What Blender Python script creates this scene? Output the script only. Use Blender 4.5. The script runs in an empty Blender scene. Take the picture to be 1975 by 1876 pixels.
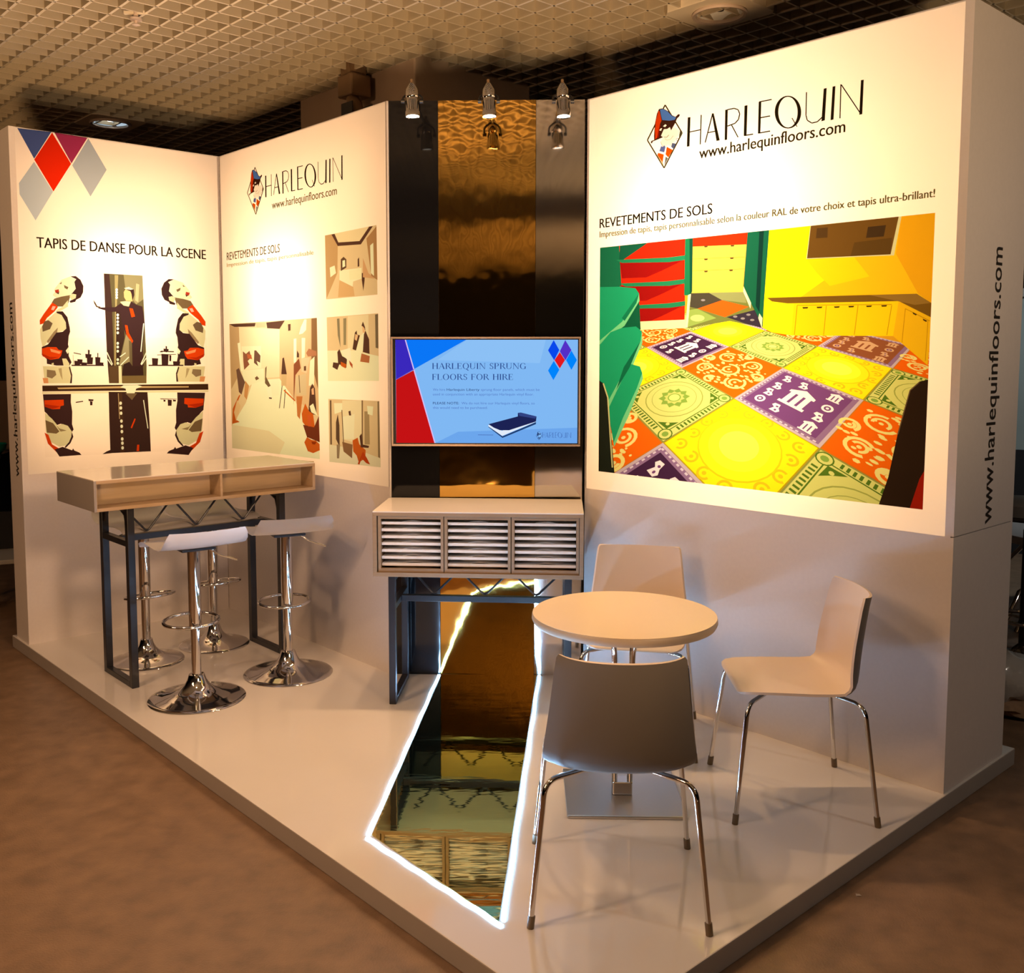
import bpy, bmesh, math, random
from mathutils import Vector, Matrix
from mathutils.geometry import delaunay_2d_cdt
C = bpy.context.scene
COL = C.collection
PI = math.pi
random.seed(4)

# ------------------------------------------------------------------ camera
PZ = 0.07                                   # platform top
CAMZ = PZ + 1.62
FPX, PITCH, CX, CY = 1886.9, 0.0841, -36.0, -90.4
IW, IH = 1975.0, 1876.0
cam_d = bpy.data.cameras.new('camera')
cam_d.sensor_fit = 'HORIZONTAL'
cam_d.sensor_width = 36
cam_d.lens = 36 * FPX / IW
cam_d.shift_x = -CX / IW
cam_d.shift_y = CY / IW
cam_d.clip_start = 0.02
cam = bpy.data.objects.new('camera', cam_d)
COL.objects.link(cam)
cam.location = (0, 0, CAMZ)
cam.rotation_euler = (PI / 2 - PITCH, 0, 0)
C.camera = cam

# ------------------------------------------------------------------ world, exposure
vs = C.view_settings
vs.view_transform = 'Standard'
vs.look = 'None'
vs.exposure = 0.0
vs.gamma = 1.0
vs.use_curve_mapping = False
w = bpy.data.worlds.new('hall air')
C.world = w
w.use_nodes = True
w.node_tree.nodes['Background'].inputs[0].default_value = (1.0, 0.80, 0.62, 1)
w.node_tree.nodes['Background'].inputs[1].default_value = 0.025
cy = C.cycles
cy.use_denoising = True
cy.use_adaptive_sampling = True
cy.adaptive_threshold = 0.03
cy.max_bounces = 6
cy.diffuse_bounces = 3
cy.glossy_bounces = 4
cy.transmission_bounces = 4
cy.transparent_max_bounces = 6
cy.caustics_reflective = False
cy.caustics_refractive = False
cy.sample_clamp_indirect = 4.0
cy.blur_glossy = 0.3

# ------------------------------------------------------------------ plan of the stand (metres)
def V2(x, y): return Vector((x, y, 0))
th = 0.7307
A = V2(math.cos(th), math.sin(th))          # along the left wall, away from the viewer
B = V2(math.sin(th), -math.cos(th))         # along the back and right walls, towards the viewer
L = V2(-2.5992, 5.4330)
LA, LB, LC = 1.1917, 1.7846, 1.7921
Cn = L + LA * A
E_ = Cn + LB * B
S_ = V2(0.4568, 4.8742)
R_ = S_ + LC * B
T = (S_ - E_).normalized()
TW = (S_ - E_).length
HW = 2.8667                                 # wall height over the platform
ZP = 0.9660                                 # underside of the light boxes

def frame(o, d, z=PZ):
    """local x runs along d, local y up, local z out of the wall"""
    n = Vector((d.y, -d.x, 0))
    m = Matrix(((d.x, 0, n.x, o.x), (d.y, 0, n.y, o.y), (0, 1, 0, z), (0, 0, 0, 1)))
    return m
F1, F2, F3, FT = frame(L, A), frame(Cn, B), frame(S_, B), frame(E_, T)

def ray(u, v):
    fw = Vector((0, math.cos(PITCH), -math.sin(PITCH)))
    up = Vector((0, math.sin(PITCH), math.cos(PITCH)))
    return fw + Vector((1, 0, 0)) * ((u - IW / 2 - CX) / FPX) - up * ((v - IH / 2 - CY) / FPX)
def on_plane(F, u, v, off=0.0):
    """photo coordinate -> (x, y) on the wall plane F"""
    n = F.col[2].to_3d(); o = F.col[3].to_3d() + n * off
    c0 = Vector((0, 0, CAMZ)); d = ray(u, v)
    p = c0 + d * ((o - c0).dot(n) / d.dot(n)) - o
    return p.dot(F.col[0].to_3d()), p.z
def on_floor(u, v, z=0.0):
    """photo coordinate -> point at height z over the platform"""
    d = ray(u, v)
    return Vector((0, 0, CAMZ)) + d * ((PZ + z - CAMZ) / d.z)

# ------------------------------------------------------------------ lamps of the stand, added fill lamps
def lamp(name, kind, loc, energy, color, **kw):
    d = bpy.data.lights.new(name, kind)
    d.energy = energy
    d.color = color
    for k, v in kw.items():
        if k != 'aim': setattr(d, k, v)
    o = bpy.data.objects.new(name, d)
    COL.objects.link(o)
    o.location = loc
    if 'aim' in kw:
        o.rotation_euler = (Vector(kw['aim']) - Vector(loc)).to_track_quat('-Z', 'Y').to_euler()
    return o
WARM = (1.0, 0.57, 0.26)
def box_lamp(name, F, x, y, depth, sx, sy, energy, col=WARM):
    d = bpy.data.lights.new(name, 'AREA')
    d.shape = 'RECTANGLE'; d.size = sx; d.size_y = sy
    d.energy = energy; d.color = col
    o = bpy.data.objects.new(name, d)
    COL.objects.link(o)
    o.matrix_world = F @ Matrix.Translation((x, y, -depth)) @ Matrix.Rotation(PI, 4, 'X')
    return o
CORE = (1.0, 0.82, 0.60)
box_lamp('light box lamp', F1, 0.58, 1.90, 0.19, 1.00, 1.70, 10.5)
box_lamp('light box lamp', F1, 0.58, 2.02, 0.20, 0.45, 0.60, 3.8, CORE)
box_lamp('light box lamp', F2, 0.88, 1.90, 0.23, 1.55, 1.70, 16)
box_lamp('light box lamp', F2, 0.72, 1.98, 0.23, 0.60, 0.60, 5.0, CORE)
box_lamp('light box lamp', F3, 0.88, 1.90, 0.48, 1.45, 1.55, 25)
box_lamp('light box lamp', F3, 0.70, 2.20, 0.40, 0.60, 0.45, 9.5, CORE)
box_lamp('light box lamp', F3, 0.90, 1.42, 0.40, 0.50, 0.35, 4, CORE)
# added fill lamps, all out of view, standing in for unknown hall lighting
lamp('fill downlight', 'SPOT', (-2.8, 1.4, 3.40), 165, (1.0, 0.60, 0.32), spot_size=2.3, spot_blend=0.8, shadow_soft_size=0.12, aim=(-2.4, 2.2, 0))
lamp('fill downlight', 'SPOT', (-1.0, 2.6, 3.40), 70, (1.0, 0.64, 0.40), spot_size=2.2, spot_blend=0.9, shadow_soft_size=0.12, aim=(-0.8, 3.0, 0))  # added to brighten the platform from above
lamp('fill downlight', 'SPOT', (4.7, 6.6, 3.40), 120, (0.86, 0.95, 1.0), spot_size=1.9, spot_blend=0.9, shadow_soft_size=0.12, aim=(4.4, 8.0, 0))  # added to brighten the background at the far right
lamp('fill downlight', 'SPOT', (3.9, 1.4, 3.40), 80, (1.0, 0.86, 0.72), spot_size=2.3, spot_blend=0.8, shadow_soft_size=0.12, aim=(3.4, 3.2, 0))
lamp('fill wall spot', 'SPOT', (2.6, -0.6, 3.30), 800, (1.0, 0.60, 0.34), spot_size=0.50, spot_blend=0.8, shadow_soft_size=0.45, aim=(-2.0, 5.7, 0.55))  # added to brighten the lower left wall
lamp('fill floodlight', 'AREA', (-3.7, 0.7, 3.30), 70, (1.0, 0.55, 0.28), size=1.0, aim=(-0.8, 4.6, 0.3))  # added soft fill from the left front
lamp('fill uplight', 'SPOT', (-0.5, -0.5, 0.15), 1200, (1.0, 0.57, 0.26), spot_size=1.15, spot_blend=0.6, shadow_soft_size=0.3, aim=(-1.4, 3.7, 3.45))  # added below the ceiling to brighten its left part
lamp('fill uplight', 'SPOT', (1.6, -1.6, 0.15), 1000, (1.0, 0.66, 0.36), spot_size=1.4, spot_blend=0.8, shadow_soft_size=0.3, aim=(0.6, 1.7, 3.45))  # added to brighten the ceiling, also as mirrored in the tower
lamp('fill uplight', 'SPOT', (2.6, -2.5, 0.4), 900, (1.0, 0.60, 0.30), spot_size=1.5, spot_blend=0.9, shadow_soft_size=0.2, aim=(0.8, -6.0, 3.45))  # added to brighten the ceiling that the gold sheet mirrors

# ------------------------------------------------------------------ materials
def lin(c):
    return tuple(((x / 255 + 0.055) / 1.055) ** 2.4 if x > 10 else x / 255 / 12.92 for x in c)
def mat(name, rgb, rough=0.5, metal=0.0, noise=0.0, nscale=8.0, bump=0.0, bscale=40.0, spec=0.5, stretch=None, coat=0.0):
    m = bpy.data.materials.new(name)
    m.use_nodes = True
    nt = m.node_tree; p = nt.nodes['Principled BSDF']
    p.inputs['Roughness'].default_value = rough
    p.inputs['Metallic'].default_value = metal
    p.inputs['Specular IOR Level'].default_value = spec
    p.inputs['Coat Weight'].default_value = coat
    p.inputs['Coat Roughness'].default_value = 0.05
    col = (*rgb, 1)
    tc = nt.nodes.new('ShaderNodeTexCoord')
    mp = nt.nodes.new('ShaderNodeMapping')
    nt.links.new(tc.outputs['Object'], mp.inputs[0])
    if stretch: mp.inputs['Scale'].default_value = stretch
    nz = nt.nodes.new('ShaderNodeTexNoise')
    nz.inputs['Scale'].default_value = nscale
    nz.inputs['Detail'].default_value = 5
    nt.links.new(mp.outputs[0], nz.inputs['Vector'])
    mx = nt.nodes.new('ShaderNodeMix'); mx.data_type = 'RGBA'
    mx.inputs[6].default_value = tuple(min(1, c * (1 - noise)) for c in rgb) + (1,)
    mx.inputs[7].default_value = tuple(min(1, c * (1 + noise)) for c in rgb) + (1,)
    nt.links.new(nz.outputs[0], mx.inputs[0])
    nt.links.new(mx.outputs[2], p.inputs['Base Color'])
    if bump:
        nb = nt.nodes.new('ShaderNodeTexNoise')
        nb.inputs['Scale'].default_value = bscale
        nt.links.new(mp.outputs[0], nb.inputs['Vector'])
        b = nt.nodes.new('ShaderNodeBump')
        b.inputs['Strength'].default_value = bump
        b.inputs['Distance'].default_value = 0.01
        nt.links.new(nb.outputs[0], b.inputs['Height'])
        nt.links.new(b.outputs[0], p.inputs['Normal'])
    return m
def emit_mat(name, rgb, strength, attr=None):
    m = bpy.data.materials.new(name)
    m.use_nodes = True
    nt = m.node_tree; nt.nodes.clear()
    o = nt.nodes.new('ShaderNodeOutputMaterial'); e = nt.nodes.new('ShaderNodeEmission')
    e.inputs[0].default_value = (*rgb, 1); e.inputs[1].default_value = strength
    if attr:
        a = nt.nodes.new('ShaderNodeAttribute'); a.attribute_name = attr
        nt.links.new(a.outputs['Color'], e.inputs[0])
    nt.links.new(e.outputs[0], o.inputs[0])
    return m
def film_mat(name):
    """printed fabric of a light box: lets the lamps behind it shine through the printed colour"""
    m = bpy.data.materials.new(name)
    m.use_nodes = True
    nt = m.node_tree; nt.nodes.clear()
    o = nt.nodes.new('ShaderNodeOutputMaterial')
    a = nt.nodes.new('ShaderNodeAttribute'); a.attribute_name = 'ink'
    d = nt.nodes.new('ShaderNodeBsdfDiffuse'); t = nt.nodes.new('ShaderNodeBsdfTranslucent')
    mx = nt.nodes.new('ShaderNodeMixShader'); mx.inputs[0].default_value = 0.6
    nt.links.new(a.outputs['Color'], d.inputs[0]); nt.links.new(a.outputs['Color'], t.inputs[0])
    nt.links.new(d.outputs[0], mx.inputs[1]); nt.links.new(t.outputs[0], mx.inputs[2])
    nt.links.new(mx.outputs[0], o.inputs[0])
    return m

M = {}
M['wall'] = mat('painted wall board', (0.74, 0.69, 0.67), 0.55, noise=0.04, nscale=60, bump=0.05, bscale=300)
M['wall_grey'] = mat('grey wall board', (0.40, 0.38, 0.36), 0.6, noise=0.05, nscale=60)
M['trim'] = mat('pale aluminium profile', (0.66, 0.55, 0.48), 0.35)
M['platform'] = mat('white gloss floor sheet', (0.72, 0.68, 0.65), 0.08, noise=0.03, nscale=4, bump=0.015, bscale=3)
M['platform_edge'] = mat('platform edge board', (0.38, 0.35, 0.33), 0.45, noise=0.05)
M['floor'] = mat('brown hall floor', (0.21, 0.130, 0.078), 0.42, noise=0.55, nscale=11, bump=0.15, bscale=160)
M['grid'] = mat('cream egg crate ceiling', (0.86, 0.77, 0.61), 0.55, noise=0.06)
M['grid_side_shade'] = mat('ceiling grid sides with painted shade', (0.44, 0.375, 0.27), 0.6, noise=0.06)  # darker copy of the ceiling cream, shade put into the colour
M['void'] = mat('dark ceiling void', (0.05, 0.043, 0.035), 0.9)
M['dark'] = mat('dark hall wall', (0.012, 0.012, 0.014), 0.8, noise=0.3, nscale=1.0)
M['column'] = mat('plastered column', (0.52, 0.40, 0.29), 0.8, noise=0.12, nscale=5, bump=0.1, bscale=40)
M['black_sheet'] = mat('gloss black vinyl', (0.006, 0.006, 0.007), 0.06, bump=0.02, bscale=4)
M['gold_sheet'] = mat('gold mirror vinyl', (0.95, 0.58, 0.14), 0.035, 1.0, bump=0.16, bscale=5.5, stretch=(1.0, 0.8, 1.0))
M['silver_sheet'] = mat('silver mirror vinyl', (0.74, 0.70, 0.67), 0.06, 1.0, bump=0.03, bscale=5)
M['gold_floor'] = mat('gold mirror runner', (0.74, 0.58, 0.17), 0.03, 1.0, bump=0.035, bscale=9, stretch=(0.6, 2.4, 1))
M['chrome'] = mat('chrome', (0.72, 0.70, 0.69), 0.06, 1.0)
M['steel'] = mat('brushed steel plate', (0.60, 0.58, 0.56), 0.32, 1.0)
M['white_lam'] = mat('white laminate', (0.76, 0.70, 0.63), 0.14, noise=0.02)
M['table_top'] = mat('cream table laminate', (0.82, 0.67, 0.47), 0.25, noise=0.02)
M['table_edge'] = mat('beige table edge', (0.52, 0.43, 0.32), 0.4)
M['ply'] = mat('birch plywood', (0.44, 0.31, 0.19), 0.5, noise=0.16, nscale=6, stretch=(1, 14, 14))
M['oak'] = mat('brown veneered board', (0.31, 0.215, 0.13), 0.5, noise=0.2, nscale=6, stretch=(1, 14, 14))
M['ply_grey'] = mat('grey laminate side', (0.30, 0.27, 0.26), 0.4, noise=0.03)
M['ply_in'] = mat('pale plywood inside', (0.56, 0.43, 0.28), 0.55, noise=0.12, nscale=6, stretch=(1, 14, 14))
M['tray'] = mat('white tray', (0.82, 0.78, 0.72), 0.4)
M['inner_dark'] = mat('dark cabinet inside', (0.05, 0.035, 0.025), 0.8)
M['black_metal'] = mat('black painted steel', (0.018, 0.018, 0.022), 0.32, noise=0.1)
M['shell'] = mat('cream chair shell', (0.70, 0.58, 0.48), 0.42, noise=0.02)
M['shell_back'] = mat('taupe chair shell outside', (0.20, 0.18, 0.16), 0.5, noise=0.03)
M['stool_seat'] = mat('white stool seat', (0.74, 0.71, 0.70), 0.28)
M['rubber'] = mat('brown foot cap', (0.16, 0.11, 0.06), 0.5)
M['tv_frame'] = mat('bronze television bezel', (0.34, 0.26, 0.22), 0.3, 0.7)
M['tv_black'] = mat('black screen border', (0.01, 0.01, 0.012), 0.2)
M['letter'] = mat('dark lettering', (0.02, 0.017, 0.015), 0.6)
M['lamp_glass'] = mat('lamp glass', (0.78, 0.82, 0.85), 0.25, 0.0, bump=0.4, bscale=60)
M['led'] = emit_mat('led strip light', (0.34, 0.62, 1.0), 150.0)
M['led_side'] = emit_mat('led strip side glow', (0.30, 0.66, 1.0), 9.0)
M['lens'] = emit_mat('spot lens glow', (1.0, 0.93, 0.80), 6.0)
M['down_glow'] = emit_mat('cool downlight glow', (0.62, 0.78, 0.90), 0.7)
M['screen'] = emit_mat('screen picture', (1, 1, 1), 1.0, 'ink')
M['film'] = film_mat('backlit print')
M['green_glass'] = mat('green glass', (0.01, 0.22, 0.14), 0.1, coat=0.5)
M['pale'] = mat('pale plastic', (0.40, 0.38, 0.34), 0.5)
M['kraft'] = mat('brown board', (0.20, 0.13, 0.08), 0.7)
M['grey_seat'] = mat('grey upholstery', (0.20, 0.19, 0.18), 0.6)
M['frosted'] = mat('frosted glass screen', (0.34, 0.40, 0.38), 0.35, noise=0.25, nscale=1.2)
M['bag'] = mat('clear crumpled plastic', (0.46, 0.44, 0.42), 0.12, bump=0.9, bscale=14)
M['shavings'] = mat('wood shavings', (0.32, 0.20, 0.12), 0.9, noise=0.5, nscale=30)
M['brass'] = mat('tarnished lamp metal', (0.30, 0.20, 0.12), 0.4, 0.6)

# ------------------------------------------------------------------ mesh helpers
def link_mesh(name, me, m, parent=None, mw=None):
    o = bpy.data.objects.new(name, me)
    COL.objects.link(o)
    if m is not None: me.materials.append(m)
    if parent is not None: o.parent = parent
    if mw is not None: o.matrix_world = mw
    return o
def from_bm(name, bm, m, parent=None, smooth=False, mw=None):
    bmesh.ops.recalc_face_normals(bm, faces=bm.faces)
    me = bpy.data.meshes.new(name)
    bm.to_mesh(me); bm.free()
    if smooth:
        for p in me.polygons: p.use_smooth = True
        me.set_sharp_from_angle(angle=0.75)
    return link_mesh(name, me, m, parent, mw)
def box(bm, lo, hi, bev=0.0):
    vs_ = [bm.verts.new((x, y, z)) for x in (lo[0], hi[0]) for y in (lo[1], hi[1]) for z in (lo[2], hi[2])]
    fs = []
    for f in ((0, 1, 3, 2), (4, 6, 7, 5), (0, 4, 5, 1), (2, 3, 7, 6), (0, 2, 6, 4), (1, 5, 7, 3)):
        fs.append(bm.faces.new([vs_[i] for i in f]))
    if bev:
        es = list({e for f in fs for e in f.edges})
        bmesh.ops.bevel(bm, geom=es, offset=bev, segments=2, affect='EDGES', profile=0.5)
def boxes(name, lst, m, parent=None, bev=0.0, mw=None):
    bm = bmesh.new()
    for lo, hi in lst: box(bm, lo, hi, bev)
    return from_bm(name, bm, m, parent, mw=mw)
def tube(bm, pts, r, seg=12, closed=False, cap=True):
    pts = [Vector(p) for p in pts]; n = len(pts); rings = []
    up = Vector((0, 0, 1)); prev = None
    for i, p in enumerate(pts):
        a = pts[(i - 1) % n] if (closed or i > 0) else p
        b = pts[(i + 1) % n] if (closed or i < n - 1) else p
        t = (b - a).normalized()
        if prev is None:
            x = t.cross(up)
            if x.length < 1e-3: x = t.cross(Vector((0, 1, 0)))
        else: x = prev - t * prev.dot(t)
        x.normalize(); prev = x
        y = t.cross(x)
        rr = r[i] if isinstance(r, (list, tuple)) else r
        rings.append([bm.verts.new(p + x * (rr * math.cos(2 * PI * k / seg)) + y * (rr * math.sin(2 * PI * k / seg))) for k in range(seg)])
    for i in range(n if closed else n - 1):
        r0, r1 = rings[i], rings[(i + 1) % n]
        for k in range(seg): bm.faces.new((r0[k], r0[(k + 1) % seg], r1[(k + 1) % seg], r1[k]))
    if cap and not closed:
        bm.faces.new(rings[0][::-1]); bm.faces.new(rings[-1])
def fillet(pts, rad, seg=6):
    """round the inner corners of a polyline"""
    pts = [Vector(p) for p in pts]; out = [pts[0]]
    for i in range(1, len(pts) - 1):
        p0, p1, p2 = pts[i - 1], pts[i], pts[i + 1]
        d0 = (p0 - p1); d2 = (p2 - p1)
        k = min(rad, d0.length * 0.48, d2.length * 0.48)
        a, b = p1 + d0.normalized() * k, p1 + d2.normalized() * k
        for s in range(seg + 1):
            t = s / seg
            out.append(a * (1 - t) ** 2 + p1 * 2 * t * (1 - t) + b * t * t)
    out.append(pts[-1])
    return out
def bar(bm, p, q, wid, hei=None):
    """square bar from p to q"""
    p, q = Vector(p), Vector(q); t = (q - p).normalized()
    x = t.cross(Vector((0, 0, 1)))
    if x.length < 1e-3: x = Vector((1, 0, 0))
    x.normalize(); y = t.cross(x); hei = hei or wid
    vv = [bm.verts.new(c + x * sx * wid / 2 + y * sy * hei / 2) for c in (p, q) for sx, sy in ((-1, -1), (1, -1), (1, 1), (-1, 1))]
    for f in ((3, 2, 1, 0), (4, 5, 6, 7), (0, 1, 5, 4), (1, 2, 6, 5), (2, 3, 7, 6), (3, 0, 4, 7)):
        bm.faces.new([vv[i] for i in f])
def lathe(bm, prof, seg=48, c=(0, 0, 0)):
    rings = []
    for r, z in prof:
        if r < 1e-5: rings.append([bm.verts.new((c[0], c[1], c[2] + z))])
        else: rings.append([bm.verts.new((c[0] + r * math.cos(2 * PI * k / seg), c[1] + r * math.sin(2 * PI * k / seg), c[2] + z)) for k in range(seg)])
    for a, b in zip(rings, rings[1:]):
        if len(a) == 1 and len(b) == 1: continue
        for k in range(seg):
            k2 = (k + 1) % seg
            if len(a) == 1: bm.faces.new((a[0], b[k2], b[k]))
            elif len(b) == 1: bm.faces.new((a[k], a[k2], b[0]))
            else: bm.faces.new((a[k], a[k2], b[k2], b[k]))
def thing(name, label, cat, loc=(0, 0, 0), rz=0.0, group=None, mw=None):
    o = bpy.data.objects.new(name, None)
    COL.objects.link(o)
    o.empty_display_size = 0.1
    if mw is not None: o.matrix_world = mw
    else: o.location = loc; o.rotation_euler = (0, 0, rz)
    tag(o, label, cat, group)
    return o
def tag(o, label, cat, group=None):
    o['label'] = label; o['category'] = cat
    if group: o['group'] = group
    return o
def struct(o, label=None, cat=None):
    o['kind'] = 'structure'
    if label: o['label'] = label
    if cat: o['category'] = cat
    return o
def dup(root, loc, rz, label, group=None):
    r = root.copy(); COL.objects.link(r)
    r.location = loc; r.rotation_euler = (0, 0, rz); r['label'] = label
    if group: r['group'] = group
    for ch in list(root.children):
        c = ch.copy(); COL.objects.link(c); c.parent = r
        for g in list(ch.children):
            d = g.copy(); COL.objects.link(d); d.parent = c
    return r
def text_polys(body, size=1.0):
    """letter outlines of the built-in typeface as a flat mesh; returns (verts, faces)"""
    cu = bpy.data.curves.new('lettering', 'FONT')
    cu.body = body; cu.size = size; cu.resolution_u = 3
    o = bpy.data.objects.new('lettering', cu)
    COL.objects.link(o)
    bpy.context.view_layer.update()
    me = bpy.data.meshes.new_from_object(o.evaluated_get(bpy.context.evaluated_depsgraph_get()))
    v = [tuple(p.co[:2]) for p in me.vertices]; f = [tuple(p.vertices) for p in me.polygons]
    bpy.data.objects.remove(o); bpy.data.curves.remove(cu); bpy.data.meshes.remove(me)
    return v, f
def lettering(name, items, m, parent, z=0.0012, ink=None, mw=None):
    """items: (body, x0, y0, x1, cap height) in the parent's plane: baseline start, right end; one object per line"""
    o = None
    for it in items:
        body, x0, y0, x1, hgt = it[:5]
        v, f = text_polys(body)
        mx0 = min(p[0] for p in v); mx1 = max(p[0] for p in v)
        sx = (x1 - x0) / (mx1 - mx0); sy = hgt / 0.70
        me = bpy.data.meshes.new(name)
        bold = [0.0] if hgt < 0.02 else [0.0, -0.0011, 0.0011]        # heavier strokes for the larger lines
        vv, ff = [], []
        for k, b_ in enumerate(bold):
            ff += [tuple(i + len(vv) for i in q) for q in f]
            vv += [(x0 + (p[0] - mx0) * sx + b_, y0 + p[1] * sy, z + 0.0001 * k) for p in v]
        f = ff
        me.from_pydata(vv, [], ff)
        at = me.attributes.new('ink', 'FLOAT_COLOR', 'FACE')
        c = it[5] if len(it) > 5 else (ink or (0, 0, 0))
        at.data.foreach_set('color', [*c, 1.0] * len(f))
        o = link_mesh(name, me, m, parent, mw)
    return o

# ------------------------------------------------------------------ flat artwork: overlapping shapes resolved into one flat sheet
def ccw(p):
    a = sum(p[i][0] * p[(i + 1) % len(p)][1] - p[(i + 1) % len(p)][0] * p[i][1] for i in range(len(p)))
    return p if a > 0 else p[::-1]
def artwork(name, shapes, m, parent, z=0.0):
    """shapes: list of (polygon in plane metres, linear colour); later shapes cover earlier ones"""
    vv, ff = [], []
    for poly, col in shapes:
        poly = ccw(poly); b = len(vv)
        vv += [Vector(p) for p in poly]
        ff.append(list(range(b, b + len(poly))))
    r = delaunay_2d_cdt(vv, [], ff, 1, 1e-6, True)
    me = bpy.data.meshes.new(name)
    keep = [(f, max(o)) for f, o in zip(r[2], r[5]) if o]
    me.from_pydata([(p.x, p.y, z) for p in r[0]], [], [f for f, _ in keep])
    at = me.attributes.new('ink', 'FLOAT_COLOR', 'FACE')
    buf = []
    for _, k in keep: buf += [*shapes[k][1], 1.0]
    at.data.foreach_set('color', buf)
    return link_mesh(name, me, m, parent)
def seg(p, q, wd):
    p, q = Vector(p), Vector(q); d = (q - p).normalized(); n = Vector((-d.y, d.x)) * wd / 2
    return [tuple(p + n), tuple(p - n), tuple(q - n), tuple(q + n)]
def strokes(pts, wd, close=False):
    pts = list(pts) + ([pts[0]] if close else [])
    return [seg(a, b, wd) for a, b in zip(pts, pts[1:])]
def ell(cx, cy_, rx, ry, n=28, a0=0, a1=2 * PI):
    full = abs(a1 - a0 - 2 * PI) < 1e-6
    k = n if full else n + 1
    return [(cx + rx * math.cos(a0 + (a1 - a0) * i / n), cy_ + ry * math.sin(a0 + (a1 - a0) * i / n)) for i in range(k)]
def arc_band(cx, cy_, r, t, a0, a1, n=12):
    o = ell(cx, cy_, r + t / 2, r + t / 2, n, a0, a1); i = ell(cx, cy_, r - t / 2, r - t / 2, n, a0, a1)
    return o + i[::-1]
# ------------------------------------------------------------------ hall shell
def slab(name, lo, hi, m): return boxes(name, [(lo, hi)], m)
def ab(a, b): return L + a * A + b * B
fl = slab('floor', (-16, -13, -0.05), (16, 20, 0), M['floor']); struct(fl)
ZC = 3.45; G = 0.135
bm = bmesh.new()
Lh = 13.0
ctr = V2(0, 3.0)
nb = int(11.0 / G)
for k in range(-nb, nb + 1):
    for d, e in ((A, B), (B, A)):
        c = ctr + e * (k * G)
        q0, q1 = c - d * 11.0, c + d * 11.0
        wd = 0.007 if d is B else 0.005; ns = 44; rows = []
        for t_ in range(ns + 1):
            p = q0.lerp(q1, t_ / ns)
            rows.append([bm.verts.new((p.x + e.x * sx * wd, p.y + e.y * sx * wd, ZC + z)) for sx, z in ((-1, 0), (1, 0), (1, 0.08), (-1, 0.08))])
        for r0, r1 in zip(rows, rows[1:]):
            for m_ in range(4): bm.faces.new((r0[m_], r0[(m_ + 1) % 4], r1[(m_ + 1) % 4], r1[m_]))
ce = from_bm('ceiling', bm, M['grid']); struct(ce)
ce.data.materials.append(M['grid_side_shade'])
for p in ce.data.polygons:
    if p.normal.z > -0.5: p.material_index = 1  # all but the undersides get the painted shade
vo = slab('ceiling', (-16, -13, 3.95), (16, 20, 4.0), M['void']); struct(vo)
for nm, lo, hi in (('wall_back', (-16, 17.0, 0), (16, 17.2, 3.95)), ('wall_left', (-13, -13, 0), (-12.8, 17, 3.95)), ('wall_right', (12.8, -13, 0), (13, 17, 3.95)), ('wall_front', (-13, -13, 0), (13, -12.8, 3.95))):
    struct(slab(nm, lo, hi, M['dark']))

# square column behind the stand
bm = bmesh.new()
c0 = Vector((-0.466, 5.952, 0)) + 0.0 * A
box(bm, (0, -1.30, 0), (0.95, 0, 3.9), 0.01)
co = from_bm('column', bm, M['column'])
co.matrix_world = Matrix(((A.x, B.x, 0, c0.x), (A.y, B.y, 0, c0.y), (0, 0, 1, 0), (0, 0, 0, 1)))
struct(co)

# ------------------------------------------------------------------ platform and stand walls
def abz(a, b): 
    p = ab(a, b); return p
PLAT_A0, PLAT_A1, PLAT_B0, PLAT_B1 = -0.045, 2.56, -0.27, 4.29
MAB = Matrix(((A.x, B.x, 0, L.x), (A.y, B.y, 0, L.y), (0, 0, 1, 0), (0, 0, 0, 1)))   # x: along A, y: along B, z: up from hall floor
bm = bmesh.new(); box(bm, (PLAT_A0, PLAT_B0, 0.0), (PLAT_A1, PLAT_B1, PZ), 0.004)
pl = from_bm('platform', bm, M['platform'])
pl.data.materials.append(M['platform_edge'])
for p in pl.data.polygons:
    if abs(p.normal.z) < 0.5: p.material_index = 1
pl.matrix_world = MAB
struct(pl, 'white glossy raised platform under the exhibition stand', 'platform')

TH = 0.012
def stand_wall(name, F, x0, x1, fx0, fx1, dep, end_seam=None):
    """hollow wall: boards round a light box opening (fx0..fx1, ZP..HW)"""
    l = [((x0, 0, -dep), (x1, HW, -dep + TH)),
         ((x0, 0, -dep + TH), (x0 + TH, HW, 0)),
         ((x0 + TH, HW - 0.006, -dep + TH), (x1 - TH, HW, -0.001)),
         ((x0 + TH, ZP - 0.02, -dep + TH), (x1 - TH, ZP - 0.003, -TH)),
         ((x0 + TH, 0, -TH), (x1 - TH, ZP, 0))]
    if end_seam:
        l += [((x1 - TH, 0, -dep + TH), (x1, end_seam - 0.002, 0)), ((x1 - TH, end_seam + 0.002, -dep + TH), (x1, HW, 0)), ((x1 - TH - 0.006, end_seam - 0.03, -dep + TH), (x1 - TH, end_seam + 0.03, -TH))]
    else: l += [((x1 - TH, 0, -dep + TH), (x1, HW, 0))]
    if fx0 - x0 > TH + 0.002: l.append(((x0 + TH, ZP, -TH), (fx0, HW, 0)))
    if x1 - fx1 > TH + 0.002: l.append(((fx1, ZP, -TH), (x1 - TH, HW, 0)))
    o = boxes(name, l, M['wall'], mw=F)
    return struct(o)
wl = stand_wall('wall_left', F1, -0.032, LA - 0.002, 0.0, LA, 0.22)
wb = stand_wall('wall_back', F2, 0.0, LB, 0.0, LB, 0.26)
wr = stand_wall('wall_right', F3, 0.002, LC + 0.032, 0.0, LC, 0.546, ZP)

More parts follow.
